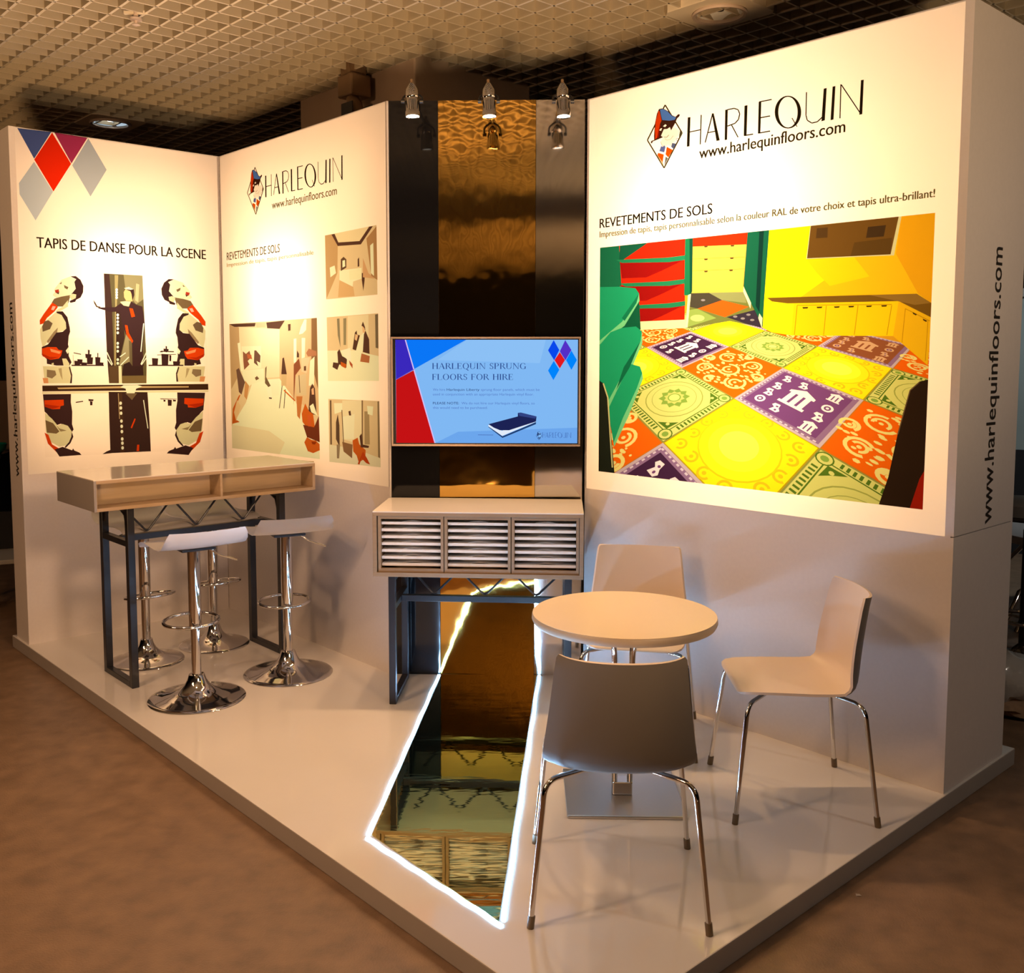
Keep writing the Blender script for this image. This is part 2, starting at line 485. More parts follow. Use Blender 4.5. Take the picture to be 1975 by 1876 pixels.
# web address up the narrow ends of the left and right walls
def end_text(F, x, a, b, y0, y1, hgt, sgn, parent, ink):
    d = F.col[2].to_3d(); nx = F.col[0].to_3d() * sgn
    # lettering runs upward, letter tops face away from the viewer side
    o = F @ Vector((x, 0, 0))
    up = Vector((0, 0, 1)); tops = nx.cross(up)
    m = Matrix(((up.x, tops.x, nx.x, 0), (up.y, tops.y, nx.y, 0), (up.z, tops.z, nx.z, 0), (0, 0, 0, 1)))
    base = F @ Vector((x + 0.0012 * sgn, y0, a))
    m.translation = base
    t = lettering('lettering', [('www.harlequinfloors.com', 0, 0, y1 - y0, hgt)], ink, None, z=0)
    t.parent = parent; t.matrix_world = m
    t['label'] = 'web address running upwards'
    return t
bpy.context.view_layer.update()
end_text(F3, LC + 0.032, -0.33, 0, 0.985, 2.03, 0.085, 1, wr, M['letter'])
end_text(F1, -0.032, -0.055, 0, 0.95, 1.92, 0.07, -1, wl, M['letter'])

# ------------------------------------------------------------------ light boxes: printed film, lettering, emblem
LT = (1.75, 1.2, 0.84)
def ink(*c):
    l = lin(c); return tuple(min(0.86, max(0.004, l[i] / LT[i])) for i in range(3))
PAPER = (0.86, 0.86, 0.86)
class Art:
    def __init__(s, F, ox=0, oy=0, sc=1): s.F, s.ox, s.oy, s.sc, s.out = F, ox, oy, sc, []
    def org(s, ox, oy, sc): s.ox, s.oy, s.sc = ox, oy, sc
    def pt(s, p): return on_plane(s.F, s.ox + p[0] / s.sc, s.oy + p[1] / s.sc)
    def poly(s, pts, c): s.out.append(([s.pt(p) for p in pts], c))
    def lines(s, pts, wd, c, close=False):
        for q in strokes(pts, wd, close): s.poly(q, c)
    def raw(s, pts, c): s.out.append((pts, c))

def hom(src, dst):
    import numpy as np
    Am = []
    for (x, y), (u, v) in zip(src, dst):
        Am.append([x, y, 1, 0, 0, 0, -u * x, -u * y, -u]); Am.append([0, 0, 0, x, y, 1, -v * x, -v * y, -v])
    h = np.linalg.svd(np.array(Am, float))[2][-1].reshape(3, 3)
    def f(x, y):
        q = h @ np.array([x, y, 1.0]); return (float(q[0] / q[2]), float(q[1] / q[2]))
    return f

# ---- emblem and word mark, traced on the right wall, kept in wall metres relative to the foot of the H
def emblem_shapes():
    a = Art(F3); a.org(1220, 190, 12.51)
    dk, mk = ink(80, 60, 25), ink(75, 35, 20)
    D = [(790, 155), (1200, 830), (765, 1675), (362, 1005)]
    a.lines(D, 32, dk, True)
    a.poly([(1150, 780), (1200, 830), (1120, 980), (1130, 880)], ink(95, 80, 50))
    a.poly([(690, 1150), (740, 1165), (770, 1120), (800, 1160), (770, 1300), (650, 1270)], ink(112, 116, 165))
    a.poly([(960, 1070), (1050, 1090), (990, 1215), (935, 1165)], ink(105, 105, 130))
    a.poly([(830, 1165), (975, 1240), (870, 1425), (800, 1350)], ink(252, 95, 10))
    a.poly([(625, 1310), (760, 1350), (730, 1535), (600, 1360)], ink(252, 95, 10))
    a.poly([(800, 1400), (862, 1440), (770, 1620)], ink(120, 115, 100))
    a.poly([(600, 1360), (730, 1535), (760, 1640), (690, 1540)], ink(240, 190, 120))
    face = [(720, 740), (905, 680), (940, 760), (1000, 700), (1090, 735), (1140, 790), (1125, 900), (1050, 960), (1040, 1060), (960, 1060), (935, 1160), (860, 1120), (790, 1160), (765, 1120), (735, 1165), (680, 1050), (755, 940), (690, 900)]
    a.poly(face, PAPER)
    a.lines([(760, 930), (830, 935), (880, 880)], 12, ink(150, 130, 80))
    a.lines([(785, 965), (830, 1005), (920, 985), (985, 900)], 8, ink(190, 180, 130))
    a.lines(ell(1085, 985, 30, 28, 10), 10, dk, True)
    a.lines([(680, 1040), (710, 1120), (735, 1160)], 10, ink(150, 130, 90))
    a.poly([(640, 255), (700, 240), (760, 250), (870, 310), (950, 400), (1040, 440), (1110, 375), (1150, 390), (1130, 435), (1080, 480), (1030, 600), (935, 770), (905, 690), (840, 735), (760, 740), (690, 900), (740, 935), (560, 1010), (490, 1040), (470, 1090), (440, 1060), (460, 1020), (525, 1000), (520, 900), (545, 600), (590, 370)], mk)
    a.poly([(665, 268), (745, 255), (860, 320), (945, 415), (1055, 455), (1020, 515), (890, 535), (720, 520), (690, 400)], ink(95, 130, 188))
    a.poly([(630, 300), (655, 310), (705, 530), (665, 620), (600, 940), (550, 990), (545, 760), (570, 520)], ink(238, 65, 12))
    a.poly([(665, 620), (680, 640), (640, 940), (590, 960)], ink(150, 25, 10))
    a.poly([(738, 670), (795, 622), (828, 645), (790, 690)], PAPER)
    a.poly([(648, 765), (690, 715), (718, 720), (690, 782)], PAPER)
    return a.out
def wordmark_shapes():
    a = Art(F3); a.org(1130, 100, 2.743); k = ink(40, 28, 14)
    P = lambda *p: a.poly(p, k)
    P((540, 347), (554, 345), (549, 500), (535, 502)); a.lines([(545, 425), (608, 412)], 5.5, k); a.lines([(611, 333), (606, 490)], 6.0, k)
    a.lines([(671, 328), (632, 480)], 6.0, k); P((667, 326), (677, 325), (709, 468), (692, 472)); a.lines([(645, 428), (690, 419)], 5.5, k)
    P((738, 307), (752, 304), (748, 465), (735, 467))
    a.lines([(750, 306), (785, 299), (806, 306), (815, 328), (808, 358), (790, 378), (750, 393)], 6.0, k); a.lines([(772, 388), (806, 452)], 6.0, k)
    P((840, 285), (856, 282), (851, 443), (836, 445)); a.lines([(840, 443), (886, 435)], 6.0, k)
    P((915, 265), (929, 262), (924, 430), (911, 433)); a.lines([(918, 265), (984, 252)], 6.0, k); a.lines([(918, 350), (976, 339)], 6.0, k); a.lines([(915, 430), (976, 419)], 6.0, k)
    o, i = ell(1070, 319, 70, 87, 40), ell(1070, 319, 51, 81, 40)
    for t in range(40):
        u = (t + 1) % 40
        a.poly([o[t], o[u], i[u], i[t]], k)
    a.lines([(1091, 350), (1118, 396)], 5, k)
    a.lines([(1168, 213), (1165, 335), (1172, 362), (1196, 377), (1225, 370), (1252, 345)], 6.0, k); P((1259, 195), (1275, 191), (1265, 362), (1247, 368))
    P((1306, 184), (1321, 181), (1311, 358), (1295, 362))
    a.lines([(1350, 172), (1345, 352)], 6.0, k); a.lines([(1352, 174), (1455, 328)], 6, k); P((1456, 150), (1471, 147), (1463, 330), (1447, 333))
    return a.out
EMB, WRD = emblem_shapes(), wordmark_shapes()
def ref_box(sh):
    xs = [p[0] for q, _ in sh for p in q]; ys = [p[1] for q, _ in sh for p in q]
    return min(xs), min(ys), max(xs), max(ys)
def place(sh, dst, conv=None):
    x0, y0, x1, y1 = ref_box(sh); X0, Y0, X1, Y1 = dst
    f = lambda p: (X0 + (p[0] - x0) / (x1 - x0) * (X1 - X0), Y0 + (p[1] - y0) / (y1 - y0) * (Y1 - Y0))
    return [([f(p) for p in q], conv(c) if conv else c) for q, c in sh]

# ---- right wall picture: colourful shop floor of patterned tiles
def tile_shapes(kind, f, put, det):
    t = lambda pts: [f(*p) for p in pts]
    rnd = random.Random(kind + str(det))
    if kind == 'P':
        put(t([(0, 0), (1, 0), (1, 1), (0, 1)]), ink(205, 170, 165))
        put(t([(.03, .03), (.97, .03), (.97, .97), (.03, .97)]), ink(150, 105, 130))
        for k in range(16):
            q = .05 + k * .0575
            for r in ((q, .035), (q, .945)): put(t([(r[0], r[1]), (r[0] + .03, r[1]), (r[0] + .03, r[1] + .02), (r[0], r[1] + .02)]), ink(225, 190, 190))
            put(t([(.035, q), (.055, q), (.055, q + .03), (.035, q + .03)]), ink(225, 190, 190))
        put(t([(.08, .08), (.92, .08), (.92, .92), (.08, .92)]), ink(122, 66, 108) if det == 0 else (ink(150, 80, 45) if det == 2 else ink(72, 36, 60)))
        li = ink(250, 222, 208) if det != 2 else ink(220, 160, 110)
        def motif(cx_, cy_, s, k):
            if k == 0:
                for (x0, y0, x1, y1) in ((-.5, -.5, .5, -.35), (-.5, .35, .5, .5), (-.4, -.35, -.2, .35), (-.1, -.35, .1, .35), (.2, -.35, .4, .35)):
                    put(t([(cx_ + x0 * s, cy_ + y0 * s), (cx_ + x1 * s, cy_ + y0 * s), (cx_ + x1 * s, cy_ + y1 * s), (cx_ + x0 * s, cy_ + y1 * s)]), li)
                put(t([(cx_ - .5 * s, cy_ - .5 * s), (cx_, cy_ - .8 * s), (cx_ + .5 * s, cy_ - .5 * s)]), li)
            elif k == 1:
                put(t([(cx_ - .35 * s, cy_ - .5 * s), (cx_ + .1 * s, cy_ - .55 * s), (cx_ + .2 * s, cy_ - .1 * s), (cx_ + .45 * s, cy_ + .2 * s), (cx_ + .3 * s, cy_ + .5 * s), (cx_ - .3 * s, cy_ + .5 * s), (cx_ - .15 * s, cy_), (cx_ - .45 * s, cy_ - .2 * s)]), li)
                put(t(ell(cx_, cy_ - .2 * s, .12 * s, .1 * s, 8)), ink(122, 66, 108))
                put(t(ell(cx_ + .1 * s, cy_ + .25 * s, .1 * s, .12 * s, 8)), ink(122, 66, 108))
            else:
                put(t(ell(cx_, cy_, .42 * s, .5 * s, 12)), li); put(t(ell(cx_, cy_, .25 * s, .3 * s, 10)), ink(122, 66, 108)); put(t(ell(cx_, cy_, .12 * s, .14 * s, 8)), li)
        for k, (mx_, my_) in enumerate(((.2, .2), (.2, .42), (.2, .78), (.42, .2), (.42, .8), (.78, .2), (.8, .42), (.8, .62), (.8, .84), (.2, .6))):
            motif(mx_, my_, .14, (1, 1, 2, 1, 1, 0, 2, 1, 0, 1)[k])
        motif(.5, .52, .30, 0)
    elif kind == 'Y':
        put(t([(0, 0), (1, 0), (1, 1), (0, 1)]), ink(190, 150, 20))
        put(t([(.012, .012), (.988, .012), (.988, .988), (.012, .988)]), ink(255, 226, 20))
        for cx_, cy_ in ((.12, .12), (.88, .12), (.12, .88), (.88, .88), (.5, .07), (.5, .93), (.07, .5), (.93, .5), (.3, .1), (.7, .1), (.3, .9), (.7, .9), (.1, .3), (.9, .3), (.1, .7), (.9, .7)):
            a0 = rnd.random() * 6
            put(t(arc_band(cx_, cy_, .055, .022, a0, a0 + 4.5)), ink(242, 185, 25)); put(t(ell(cx_, cy_, .02, .02, 8)), ink(242, 185, 25))
        put(t(ell(.5, .5, .38, .38)), ink(235, 195, 20)); put(t(ell(.5, .5, .365, .365)), ink(255, 232, 25)); put(t(ell(.5, .5, .28, .28)), ink(255, 246, 40)); put(t(ell(.5, .5, .18, .18)), ink(255, 250, 70))
    elif kind == 'G':
        gd, gm, gl = ink(88, 112, 30), ink(140, 160, 60), ink(222, 205, 105)
        put(t([(0, 0), (1, 0), (1, 1), (0, 1)]), ink(150, 140, 60)); put(t([(.015, .015), (.985, .015), (.985, .985), (.015, .985)]), gl)
        for k in range(13):
            q = .2 + k * .047
            for r in ((q, .03, q + .022, .085), (q, .915, q + .022, .97), (.03, q, .085, q + .022), (.915, q, .97, q + .022)):
                put(t([(r[0], r[1]), (r[2], r[1]), (r[2], r[3]), (r[0], r[3])]), gd)
        for q in ([(.1, .1), (.9, .1), (.9, .9), (.1, .9)],):
            for sgm in strokes(q, .012, True): put(t(sgm), gd)
        for cx_, cy_ in ((.08, .08), (.92, .08), (.08, .92), (.92, .92)):
            put(t(ell(cx_, cy_, .075, .075, 14)), gd); put(t(ell(cx_, cy_, .062, .062, 14)), gl); put(t(ell(cx_, cy_, .035, .035, 10)), gm)
        for sx in (-1, 1):
            for sy in (-1, 1):
                c_ = (.5 + sx * .29, .5 + sy * .29)
                put(t([(c_[0] + sx * .08, c_[1] + sy * .08), (c_[0] + sx * .09, c_[1] - sy * .07), (c_[0] + sx * .03, c_[1] + sy * .0), (c_[0] - sx * .07, c_[1] + sy * .09)]), gd)
                put(t(ell(c_[0] + sx * .03, c_[1] + sy * .03, .022, .022, 8)), gl)
        put(t(ell(.5, .5, .345, .345)), ink(165, 160, 70)); put(t(ell(.5, .5, .332, .332)), gl); put(t(ell(.5, .5, .27, .27)), ink(170, 165, 75)); put(t(ell(.5, .5, .262, .262)), gl)
        ro = [(.5 + (.19 if k % 2 else .145) * math.cos(k * PI / 10), .5 + (.19 if k % 2 else .145) * math.sin(k * PI / 10)) for k in range(20)]
        put(t(ro), gm)
        ro = [(.5 + (.10 if k % 2 else .13) * math.cos(k * PI / 10), .5 + (.10 if k % 2 else .13) * math.sin(k * PI / 10)) for k in range(20)]
        put(t(ro), ink(205, 195, 95)); put(t(ell(.5, .5, .08, .08, 14)), gm); put(t(ell(.5, .5, .065, .065, 14)), ink(235, 220, 110))
    else:
        cr = ink(246, 214, 118)
        put(t([(0, 0), (1, 0), (1, 1), (0, 1)]), ink(200, 110, 25)); put(t([(.012, .012), (.988, .012), (.988, .988), (.012, .988)]), ink(243, 98, 12))
        for cx_, cy_, r_, a0 in ((.25, .28, .13, .3), (.68, .25, .12, 2.0), (.5, .55, .14, 4.0), (.22, .74, .11, 1.0), (.78, .74, .13, 5.0), (.9, .45, .08, 3.0), (.48, .9, .07, .5), (.05, .5, .08, 2.4), (.46, .07, .07, 3.6)):
            put(t(arc_band(cx_, cy_, r_, .035, a0, a0 + 4.6)), cr); put(t(arc_band(cx_, cy_, r_ * .55, .03, a0 + 2.5, a0 + 6.6)), cr); put(t(ell(cx_, cy_, .022, .022, 8)), cr)
            for q in range(3):
                b_ = a0 + 4.8 + q * .5
                put(t(ell(cx_ + (r_ + .05) * math.cos(b_), cy_ + (r_ + .05) * math.sin(b_), .035, .02, 7)), cr)
        for k in range(34):
            x, y = .04 + rnd.random() * .92, .04 + rnd.random() * .92
            put(t(ell(x, y, .012 + rnd.random() * .022, .012 + rnd.random() * .014, 6)), cr)

def right_art():
    a = Art(F3); a.org(1130, 380, 2.743)
    O = [(75, 268), (1848, 83), (1782, 1653), (67, 1450)]
    a.raw([(0.004, ZP), (LC, ZP), (LC, HW), (0.004, HW)], PAPER)
    a.poly(O, ink(225, 150, 30))
    H = hom([(0, 0), (1, 0), (0, 1), (1, 1), (-1, 0), (0, -1), (0, 2), (-1, 1), (1, -1)],
            [(1040, 905), (1468, 1078), (785, 1065), (1240, 1325), (755, 795), (1230, 785), (405, 1300), (510, 900), (1622, 905)])
    P = lambda c, *p: a.poly(p, c)
    for i in range(-4, 3):
        for j in range(-2, 3):
            if (i, j) in ((-4, -2), (-3, -2), (-4, -1), (2, 2), (2, 1), (2, -1), (2, 0), (2, -2), (-4, 2), (-4, 1)): continue
            k = ('P' if i % 2 == 0 else 'O') if j % 2 == 0 else ('Y' if i % 2 == 0 else 'G')
            det = 2 if (i, j) == (0, -2) else (0 if (i, j) == (0, 0) else 1)
            tile_shapes(k, lambda x, y, i=i, j=j: H(i + x, j + y), a.poly, det)
    # corridor behind
    P(ink(120, 115, 50), (540, 500), (900, 495), (930, 690), (760, 655), (530, 695))
    P(ink(75, 62, 45), (545, 510), (650, 506), (720, 545), (590, 590), (548, 580)); P(ink(150, 140, 80), (650, 506), (835, 500), (850, 560), (720, 545))
    P(ink(244, 92, 20), (590, 590), (720, 545), (862, 580), (735, 635)); P(ink(58, 44, 52), (745, 635), (900, 595), (928, 690), (840, 668))
    for q in ((790, 632), (830, 642), (860, 622), (880, 650), (620, 545)): P(ink(150, 130, 120), *ell(q[0], q[1], 12, 6, 8))
    P(ink(150, 160, 70), (530, 600), (590, 590), (690, 640), (530, 690)); P(ink(200, 195, 105), *ell(590, 640, 38, 18, 14))
    # yellow wall, window, counter
    P(ink(252, 186, 22), (960, 177), (1860, 80), (1826, 640), (1650, 560), (940, 560))
    P(ink(255, 226, 16), (960, 177), (1195, 150), (1168, 330), (1290, 420), (1120, 540), (940, 560))
    P(ink(254, 205, 18), (1168, 330), (1420, 318), (1500, 420), (1290, 470), (1220, 400))
    P(ink(244, 164, 20), (1668, 101), (1860, 80), (1826, 560), (1757, 510), (1640, 300))
    P(ink(225, 205, 140), (1188, 152), (1670, 101), (1630, 308), (1166, 327)); P(ink(112, 72, 26), (1190, 152), (1655, 103), (1612, 303), (1170, 324))
    P(ink(84, 54, 24), (1222, 165), (1280, 160), (1278, 214), (1217, 218)); P(ink(70, 46, 24), (1492, 158), (1588, 148), (1576, 208), (1482, 216)); P(ink(95, 62, 24), (1420, 240), (1620, 215), (1612, 300), (1400, 312))
    P(ink(255, 200, 16), (940, 540), (1065, 560), (1655, 548), (1830, 636), (1808, 890), (1625, 735), (1090, 732), (985, 716), (932, 690))
    P(ink(255, 220, 20), (940, 545), (1100, 565), (1085, 728), (985, 714), (932, 690)); P(ink(246, 178, 20), (1655, 550), (1830, 636), (1808, 890), (1625, 735))
    P(ink(122, 80, 22), (958, 533), (1400, 520), (1750, 511), (1828, 560), (1826, 636), (1655, 550), (1065, 562), (985, 552)); P(ink(150, 105, 40), (1500, 518), (1750, 511), (1826, 560), (1740, 570))
    ln = ink(190, 128, 12)
    for q in ([(1118, 572), (1103, 728)], [(1272, 575), (1258, 728)], [(1440, 572), (1420, 728)], [(1618, 572), (1592, 730)], [(1118, 572), (1618, 568)], [(1690, 590), (1672, 770)], [(1690, 590), (1820, 655)], [(1810, 650), (1796, 866)]): a.lines(q, 3.5, ln)
    for q in ((1145, 582), (1220, 580), (1312, 578), (1388, 576), (1482, 574), (1562, 572)): P(ink(70, 45, 15), q, (q[0] + 32, q[1] - 1), (q[0] + 27, q[1] + 7), (q[0] + 4, q[1] + 8))
    for q in ((1728, 608), (1782, 642)): P(ink(70, 45, 15), q, (q[0] + 24, q[1] + 12), (q[0] + 18, q[1] + 18), (q[0] + 3, q[1] + 10))
    # red and green shelving, doorway
    P(ink(26, 96, 60), (70, 262), (190, 255), (195, 665), (70, 665)); P(ink(222, 36, 10), (175, 250), (527, 215), (522, 660), (200, 664))
    for y in (345, 468, 585): P(ink(150, 16, 8), (180, y), (330, y + 2), (522, y - 14), (400, y + 45), (320, y + 80), (190, y + 85))
    P(ink(24, 80, 52), (180, 256), (330, 240), (200, 330), (175, 340))
    for y, x0 in ((330, 160), (455, 180), (572, 230)): P(ink(36, 118, 70), (x0, y + 2), (430, y - 10), (525, y - 22), (525, y + 2), (440, y + 14), (x0 + 30, y + 18))
    P(ink(252, 222, 150), (190, 662), (528, 648), (530, 692), (300, 702), (200, 690))
    P(ink(228, 44, 10), (560, 210), (858, 182), (852, 255), (562, 266)); P(ink(252, 190, 66), (563, 262), (850, 250), (832, 470), (836, 502), (560, 508))
    for y in (327, 390): a.lines([(565, y), (842, y - 10)], 3, ink(215, 150, 45))
    for x, y in ((625, 258), (765, 254), (625, 326), (762, 320), (625, 390), (758, 384)): P(ink(90, 60, 25), (x, y), (x + 20, y - 1), (x + 18, y + 7), (x + 3, y + 8))
    P(ink(30, 108, 62), (525, 214), (566, 210), (562, 500), (548, 520), (520, 520)); P(ink(20, 70, 45), (548, 214), (566, 210), (562, 500), (550, 515))
    P(ink(252, 225, 160), (540, 518), (556, 512), (538, 690), (527, 692))
    P(ink(26, 88, 56), (856, 182), (970, 172), (942, 560), (935, 690), (915, 640), (872, 560), (834, 470)); P(ink(14, 50, 38), (918, 178), (942, 176), (918, 610), (898, 575))
    P(ink(252, 225, 160), (834, 472), (874, 560), (870, 590), (832, 500)); P(ink(252, 225, 160), (912, 640), (930, 690), (934, 640), (918, 615))
    # big rounded green shelves in front
    P(ink(18, 82, 50), (66, 480), (280, 520), (290, 700), (180, 760), (66, 980))
    def shelf(top, lip):
        a.poly(lip, ink(118, 190, 120)); a.poly(top, ink(32, 146, 92))
    shelf([(66, 476), (180, 474), (262, 482), (281, 510), (268, 560), (190, 660), (66, 765)], [(66, 765), (190, 660), (268, 560), (281, 510), (284, 548), (205, 680), (66, 785)])
    shelf([(66, 790), (130, 715), (190, 692), (265, 684), (296, 710), (290, 760), (215, 900), (112, 1090), (66, 1000)], [(112, 1090), (215, 900), (290, 760), (296, 710), (299, 770), (232, 930), (116, 1125)])
    shelf([(116, 1125), (180, 990), (235, 882), (286, 896), (298, 930), (270, 1010), (195, 1170), (146, 1300)], [(146, 1300), (195, 1170), (270, 1010), (298, 930), (302, 960), (225, 1160), (150, 1320)])
    P(ink(24, 112, 70), (190, 640), (281, 510), (268, 560), (205, 655)); P(ink(20, 96, 60), (200, 900), (290, 760), (232, 900), (160, 1020))
    # chair backs at the edges
    P(ink(34, 34, 22), (60, 962), (92, 985), (118, 1060), (138, 1300), (152, 1470), (60, 1460)); a.lines([(92, 985), (116, 1060), (130, 1280), (140, 1430)], 7, ink(210, 190, 120))
    P(ink(46, 28, 16), (1545, 1640), (1600, 1480), (1650, 1250), (1690, 1110), (1715, 1020), (1765, 975), (1815, 965), (1810, 1300), (1785, 1665))
    P(ink(165, 30, 10), (1765, 1490), (1795, 1440), (1790, 1665), (1712, 1650)); a.lines([(1650, 1255), (1690, 1110), (1715, 1022), (1765, 978)], 6, ink(110, 80, 50))
    # white border of the print again, over anything that spilled
    Q = [a.pt(p) for p in O]
    W = [(0.004, HW), (LC, HW), (LC, ZP), (0.004, ZP)]
    for k in range(4): a.raw([Q[k], Q[(k + 1) % 4], W[(k + 1) % 4], W[k]], PAPER)
    return a
def light_box(name, label, F, fx0, fx1, shapes, group):
    root = thing(name, label, 'light box', mw=F, group=group)
    artwork('print', shapes, M['film'], root)
    return root
def clip(shapes, x0, x1, y0, y1):
    """keep artwork inside the print"""
    out = []
    for poly, c in shapes:
        for ax, lim, sg in ((0, x0, 1), (0, x1, -1), (1, y0, 1), (1, y1, -1)):
            res = []
            for i, p in enumerate(poly):
                q = poly[(i + 1) % len(poly)]
                ip, iq = (p[ax] - lim) * sg >= 0, (q[ax] - lim) * sg >= 0
                if ip: res.append(p)
                if ip != iq:
                    t = (lim - p[ax]) / (q[ax] - p[ax]); res.append(tuple(p[k] + t * (q[k] - p[k]) for k in (0, 1)))
            poly = res
            if len(poly) < 3: break
        if len(poly) >= 3: out.append((poly, c))
    return out
GRP = 'printed light boxes of the stand walls'
ra = right_art()
lb3 = light_box('light_box', 'backlit white poster with colourful patterned tile floor picture on the right wall', F3, 0, LC, clip(ra.out, 0.004, LC, ZP, HW), GRP)
def sub(name, parent, shapes, z):
    return artwork(name, shapes, M['film'], parent, z)
sub('emblem', lb3, EMB, 0.0012); sub('word_mark', lb3, WRD, 0.0012)
def tl(F, body, p0, p1, hgt, c):
    x0, y0 = on_plane(F, *p0); x1, y1 = on_plane(F, *p1)
    return (body, x0, y0, x1, hgt, c)
TXT = ink(45, 32, 16)
def capx(F, p, q): return abs(on_plane(F, *p)[1] - on_plane(F, *q)[1])
lettering('lettering', [tl(F3, 'www.harlequinfloors.com', (1349, 306), (1630, 262), capx(F3, (1405, 296), (1405, 274)), ink(95, 75, 40)),
    tl(F3, 'REVETEMENTS DE SOLS', (1157, 440), (1374, 414), capx(F3, (1160, 440), (1158, 422)), TXT),
    tl(F3, 'Impression de tapis, tapis personnalisable selon la couleur RAL de votre choix et tapis ultra-brillant!', (1157, 458), (1803, 388), capx(F3, (1500, 421), (1500, 407)), ink(190, 160, 100))], M['film'], lb3)

# ---- left wall picture
def left_art():
    a = Art(F1); a.org(60, 510, 4.936)
    a.raw([(0.0, ZP), (LA - 0.004, ZP), (LA - 0.004, HW), (0.0, HW)], PAPER)
    P = lambda c, *p: a.poly(p, c)
    dk, rd, sk, md = ink(66, 38, 34), ink(232, 66, 14), ink(238, 214, 158), ink(128, 96, 62)
    bgc = ink(240, 205, 150)
    P(tuple(c * .96 for c in PAPER), (85, 700), (1680, 700), (1715, 1755), (135, 1835))
    def dancer(f):
        Q = lambda c, *p: a.poly([f(*q) for q in p], c)
        Q(sk, (85, 620), (120, 555), (250, 440), (300, 455), (345, 540), (345, 620), (240, 650), (110, 790), (90, 700))
        Q(ink(250, 230, 178), (205, 290), (225, 262), (222, 235), (255, 190), (290, 145), (370, 115), (450, 150), (430, 240), (395, 300), (345, 345), (280, 340), (235, 315))
        Q(md, (220, 325), (290, 305), (375, 290), (355, 365), (330, 400), (250, 400), (195, 365)); Q(sk, (350, 340), (352, 400), (260, 455), (235, 440), (300, 400))
        Q(dk, (372, 112), (425, 110), (470, 145), (498, 205), (495, 265), (470, 315), (430, 335), (420, 355), (375, 365), (365, 350), (395, 330), (385, 280), (425, 230), (412, 165), (430, 140))
        Q(ink(236, 205, 150), (365, 300), (395, 278), (430, 285), (425, 320), (385, 340))
        Q(md, (312, 195), (355, 215), (345, 238), (318, 222)); Q(md, (268, 185), (292, 165), (288, 185)); Q(ink(190, 60, 40), (225, 245), (262, 235), (268, 262), (235, 272)); Q(ink(90, 60, 40), (238, 270), (268, 262), (262, 285))
        Q(rd, (200, 362), (240, 385), (255, 405), (225, 445), (150, 510), (122, 560), (84, 572), (82, 530), (120, 470), (150, 430)); Q(ink(250, 180, 150), (205, 395), (235, 400), (215, 435), (190, 430))
        Q(ink(120, 90, 62), (128, 540), (165, 530), (205, 560), (180, 615), (110, 640), (105, 590)); Q(ink(165, 130, 90), (215, 640), (255, 600), (245, 660), (160, 750), (150, 730))
        Q(dk, (240, 448), (300, 445), (345, 500), (368, 600), (372, 640), (358, 680), (352, 760), (360, 800), (358, 870), (385, 930), (365, 962), (240, 962), (150, 945), (148, 900), (102, 860), (102, 785), (160, 760), (240, 648), (300, 640), (335, 610), (330, 550), (290, 480), (245, 462))
        Q(ink(250, 235, 190), (352, 790), (362, 785), (360, 835), (345, 850), (330, 820))
        Q(rd, (104, 800), (160, 785), (240, 786), (262, 812), (298, 818), (285, 868), (265, 895), (180, 908), (108, 872)); Q(ink(248, 150, 90), (180, 800), (285, 830), (270, 850), (190, 830)); Q(ink(190, 45, 10), (110, 850), (180, 880), (260, 880), (180, 908), (108, 872))
        Q(sk, (295, 895), (335, 895), (365, 945), (360, 965), (310, 965)); Q(sk, (195, 940), (215, 935), (215, 960), (195, 960))
        Q(sk, (112, 968), (375, 968), (388, 1050), (382, 1130), (165, 1130), (125, 1080)); Q(ink(150, 118, 82), (150, 1000), (230, 1010), (240, 1050), (200, 1085), (150, 1070)); Q(ink(190, 160, 110), (260, 990), (290, 985), (300, 1100), (280, 1060))
        Q(dk, (368, 968), (392, 1050), (388, 1130), (370, 1130), (380, 1060), (360, 980)); Q(ink(235, 150, 90), (110, 1080), (160, 1080), (165, 1130), (120, 1130))
        # below the stage edge
        Q(dk, (112, 1235), (380, 1232), (378, 1310), (392, 1400), (390, 1520), (405, 1570), (385, 1600), (330, 1560), (285, 1515), (240, 1530), (150, 1420), (128, 1400))
        Q(rd, (125, 1292), (310, 1286), (312, 1340), (280, 1348), (275, 1375), (200, 1378), (130, 1352)); Q(ink(190, 45, 10), (130, 1330), (280, 1350), (200, 1378), (132, 1355))
        Q(sk, (132, 1410), (200, 1470), (250, 1530), (300, 1518), (350, 1535), (388, 1590), (382, 1650), (340, 1720), (270, 1735), (190, 1690), (140, 1590)); Q(md, (135, 1480), (210, 1510), (270, 1590), (240, 1610), (150, 1600)); Q(ink(160, 130, 85), (240, 1530), (270, 1560), (340, 1580), (280, 1590))
        Q(dk, (388, 1590), (402, 1640), (375, 1700), (330, 1745), (318, 1738), (360, 1690), (382, 1640)); Q(rd, (128, 1600), (165, 1620), (200, 1712), (290, 1765), (240, 1785), (160, 1705))
        Q(dk, (225, 1760), (300, 1735), (390, 1768), (400, 1750), (412, 1770), (460, 1790), (480, 1812), (270, 1828))
    P(ink(70, 42, 26), (106, 1152), (1692, 1136), (1694, 1192), (108, 1208)); P(ink(215, 170, 110), (250, 1172), (860, 1158), (1500, 1158), (1500, 1170), (900, 1176), (260, 1186))
    P(ink(250, 225, 170), (106, 1212), (1694, 1196), (1694, 1212), (106, 1232))
    dancer(lambda x, y: (x, y))
    dancer(lambda x, y: (1752 - x * 0.99 - 25 * max(0, min(1, (900 - y) / 900)) + (15 if y > 900 else 0), y + 32 * max(0, 1 - y / 1000) - (15 if y > 1000 else 0)) if True else None)
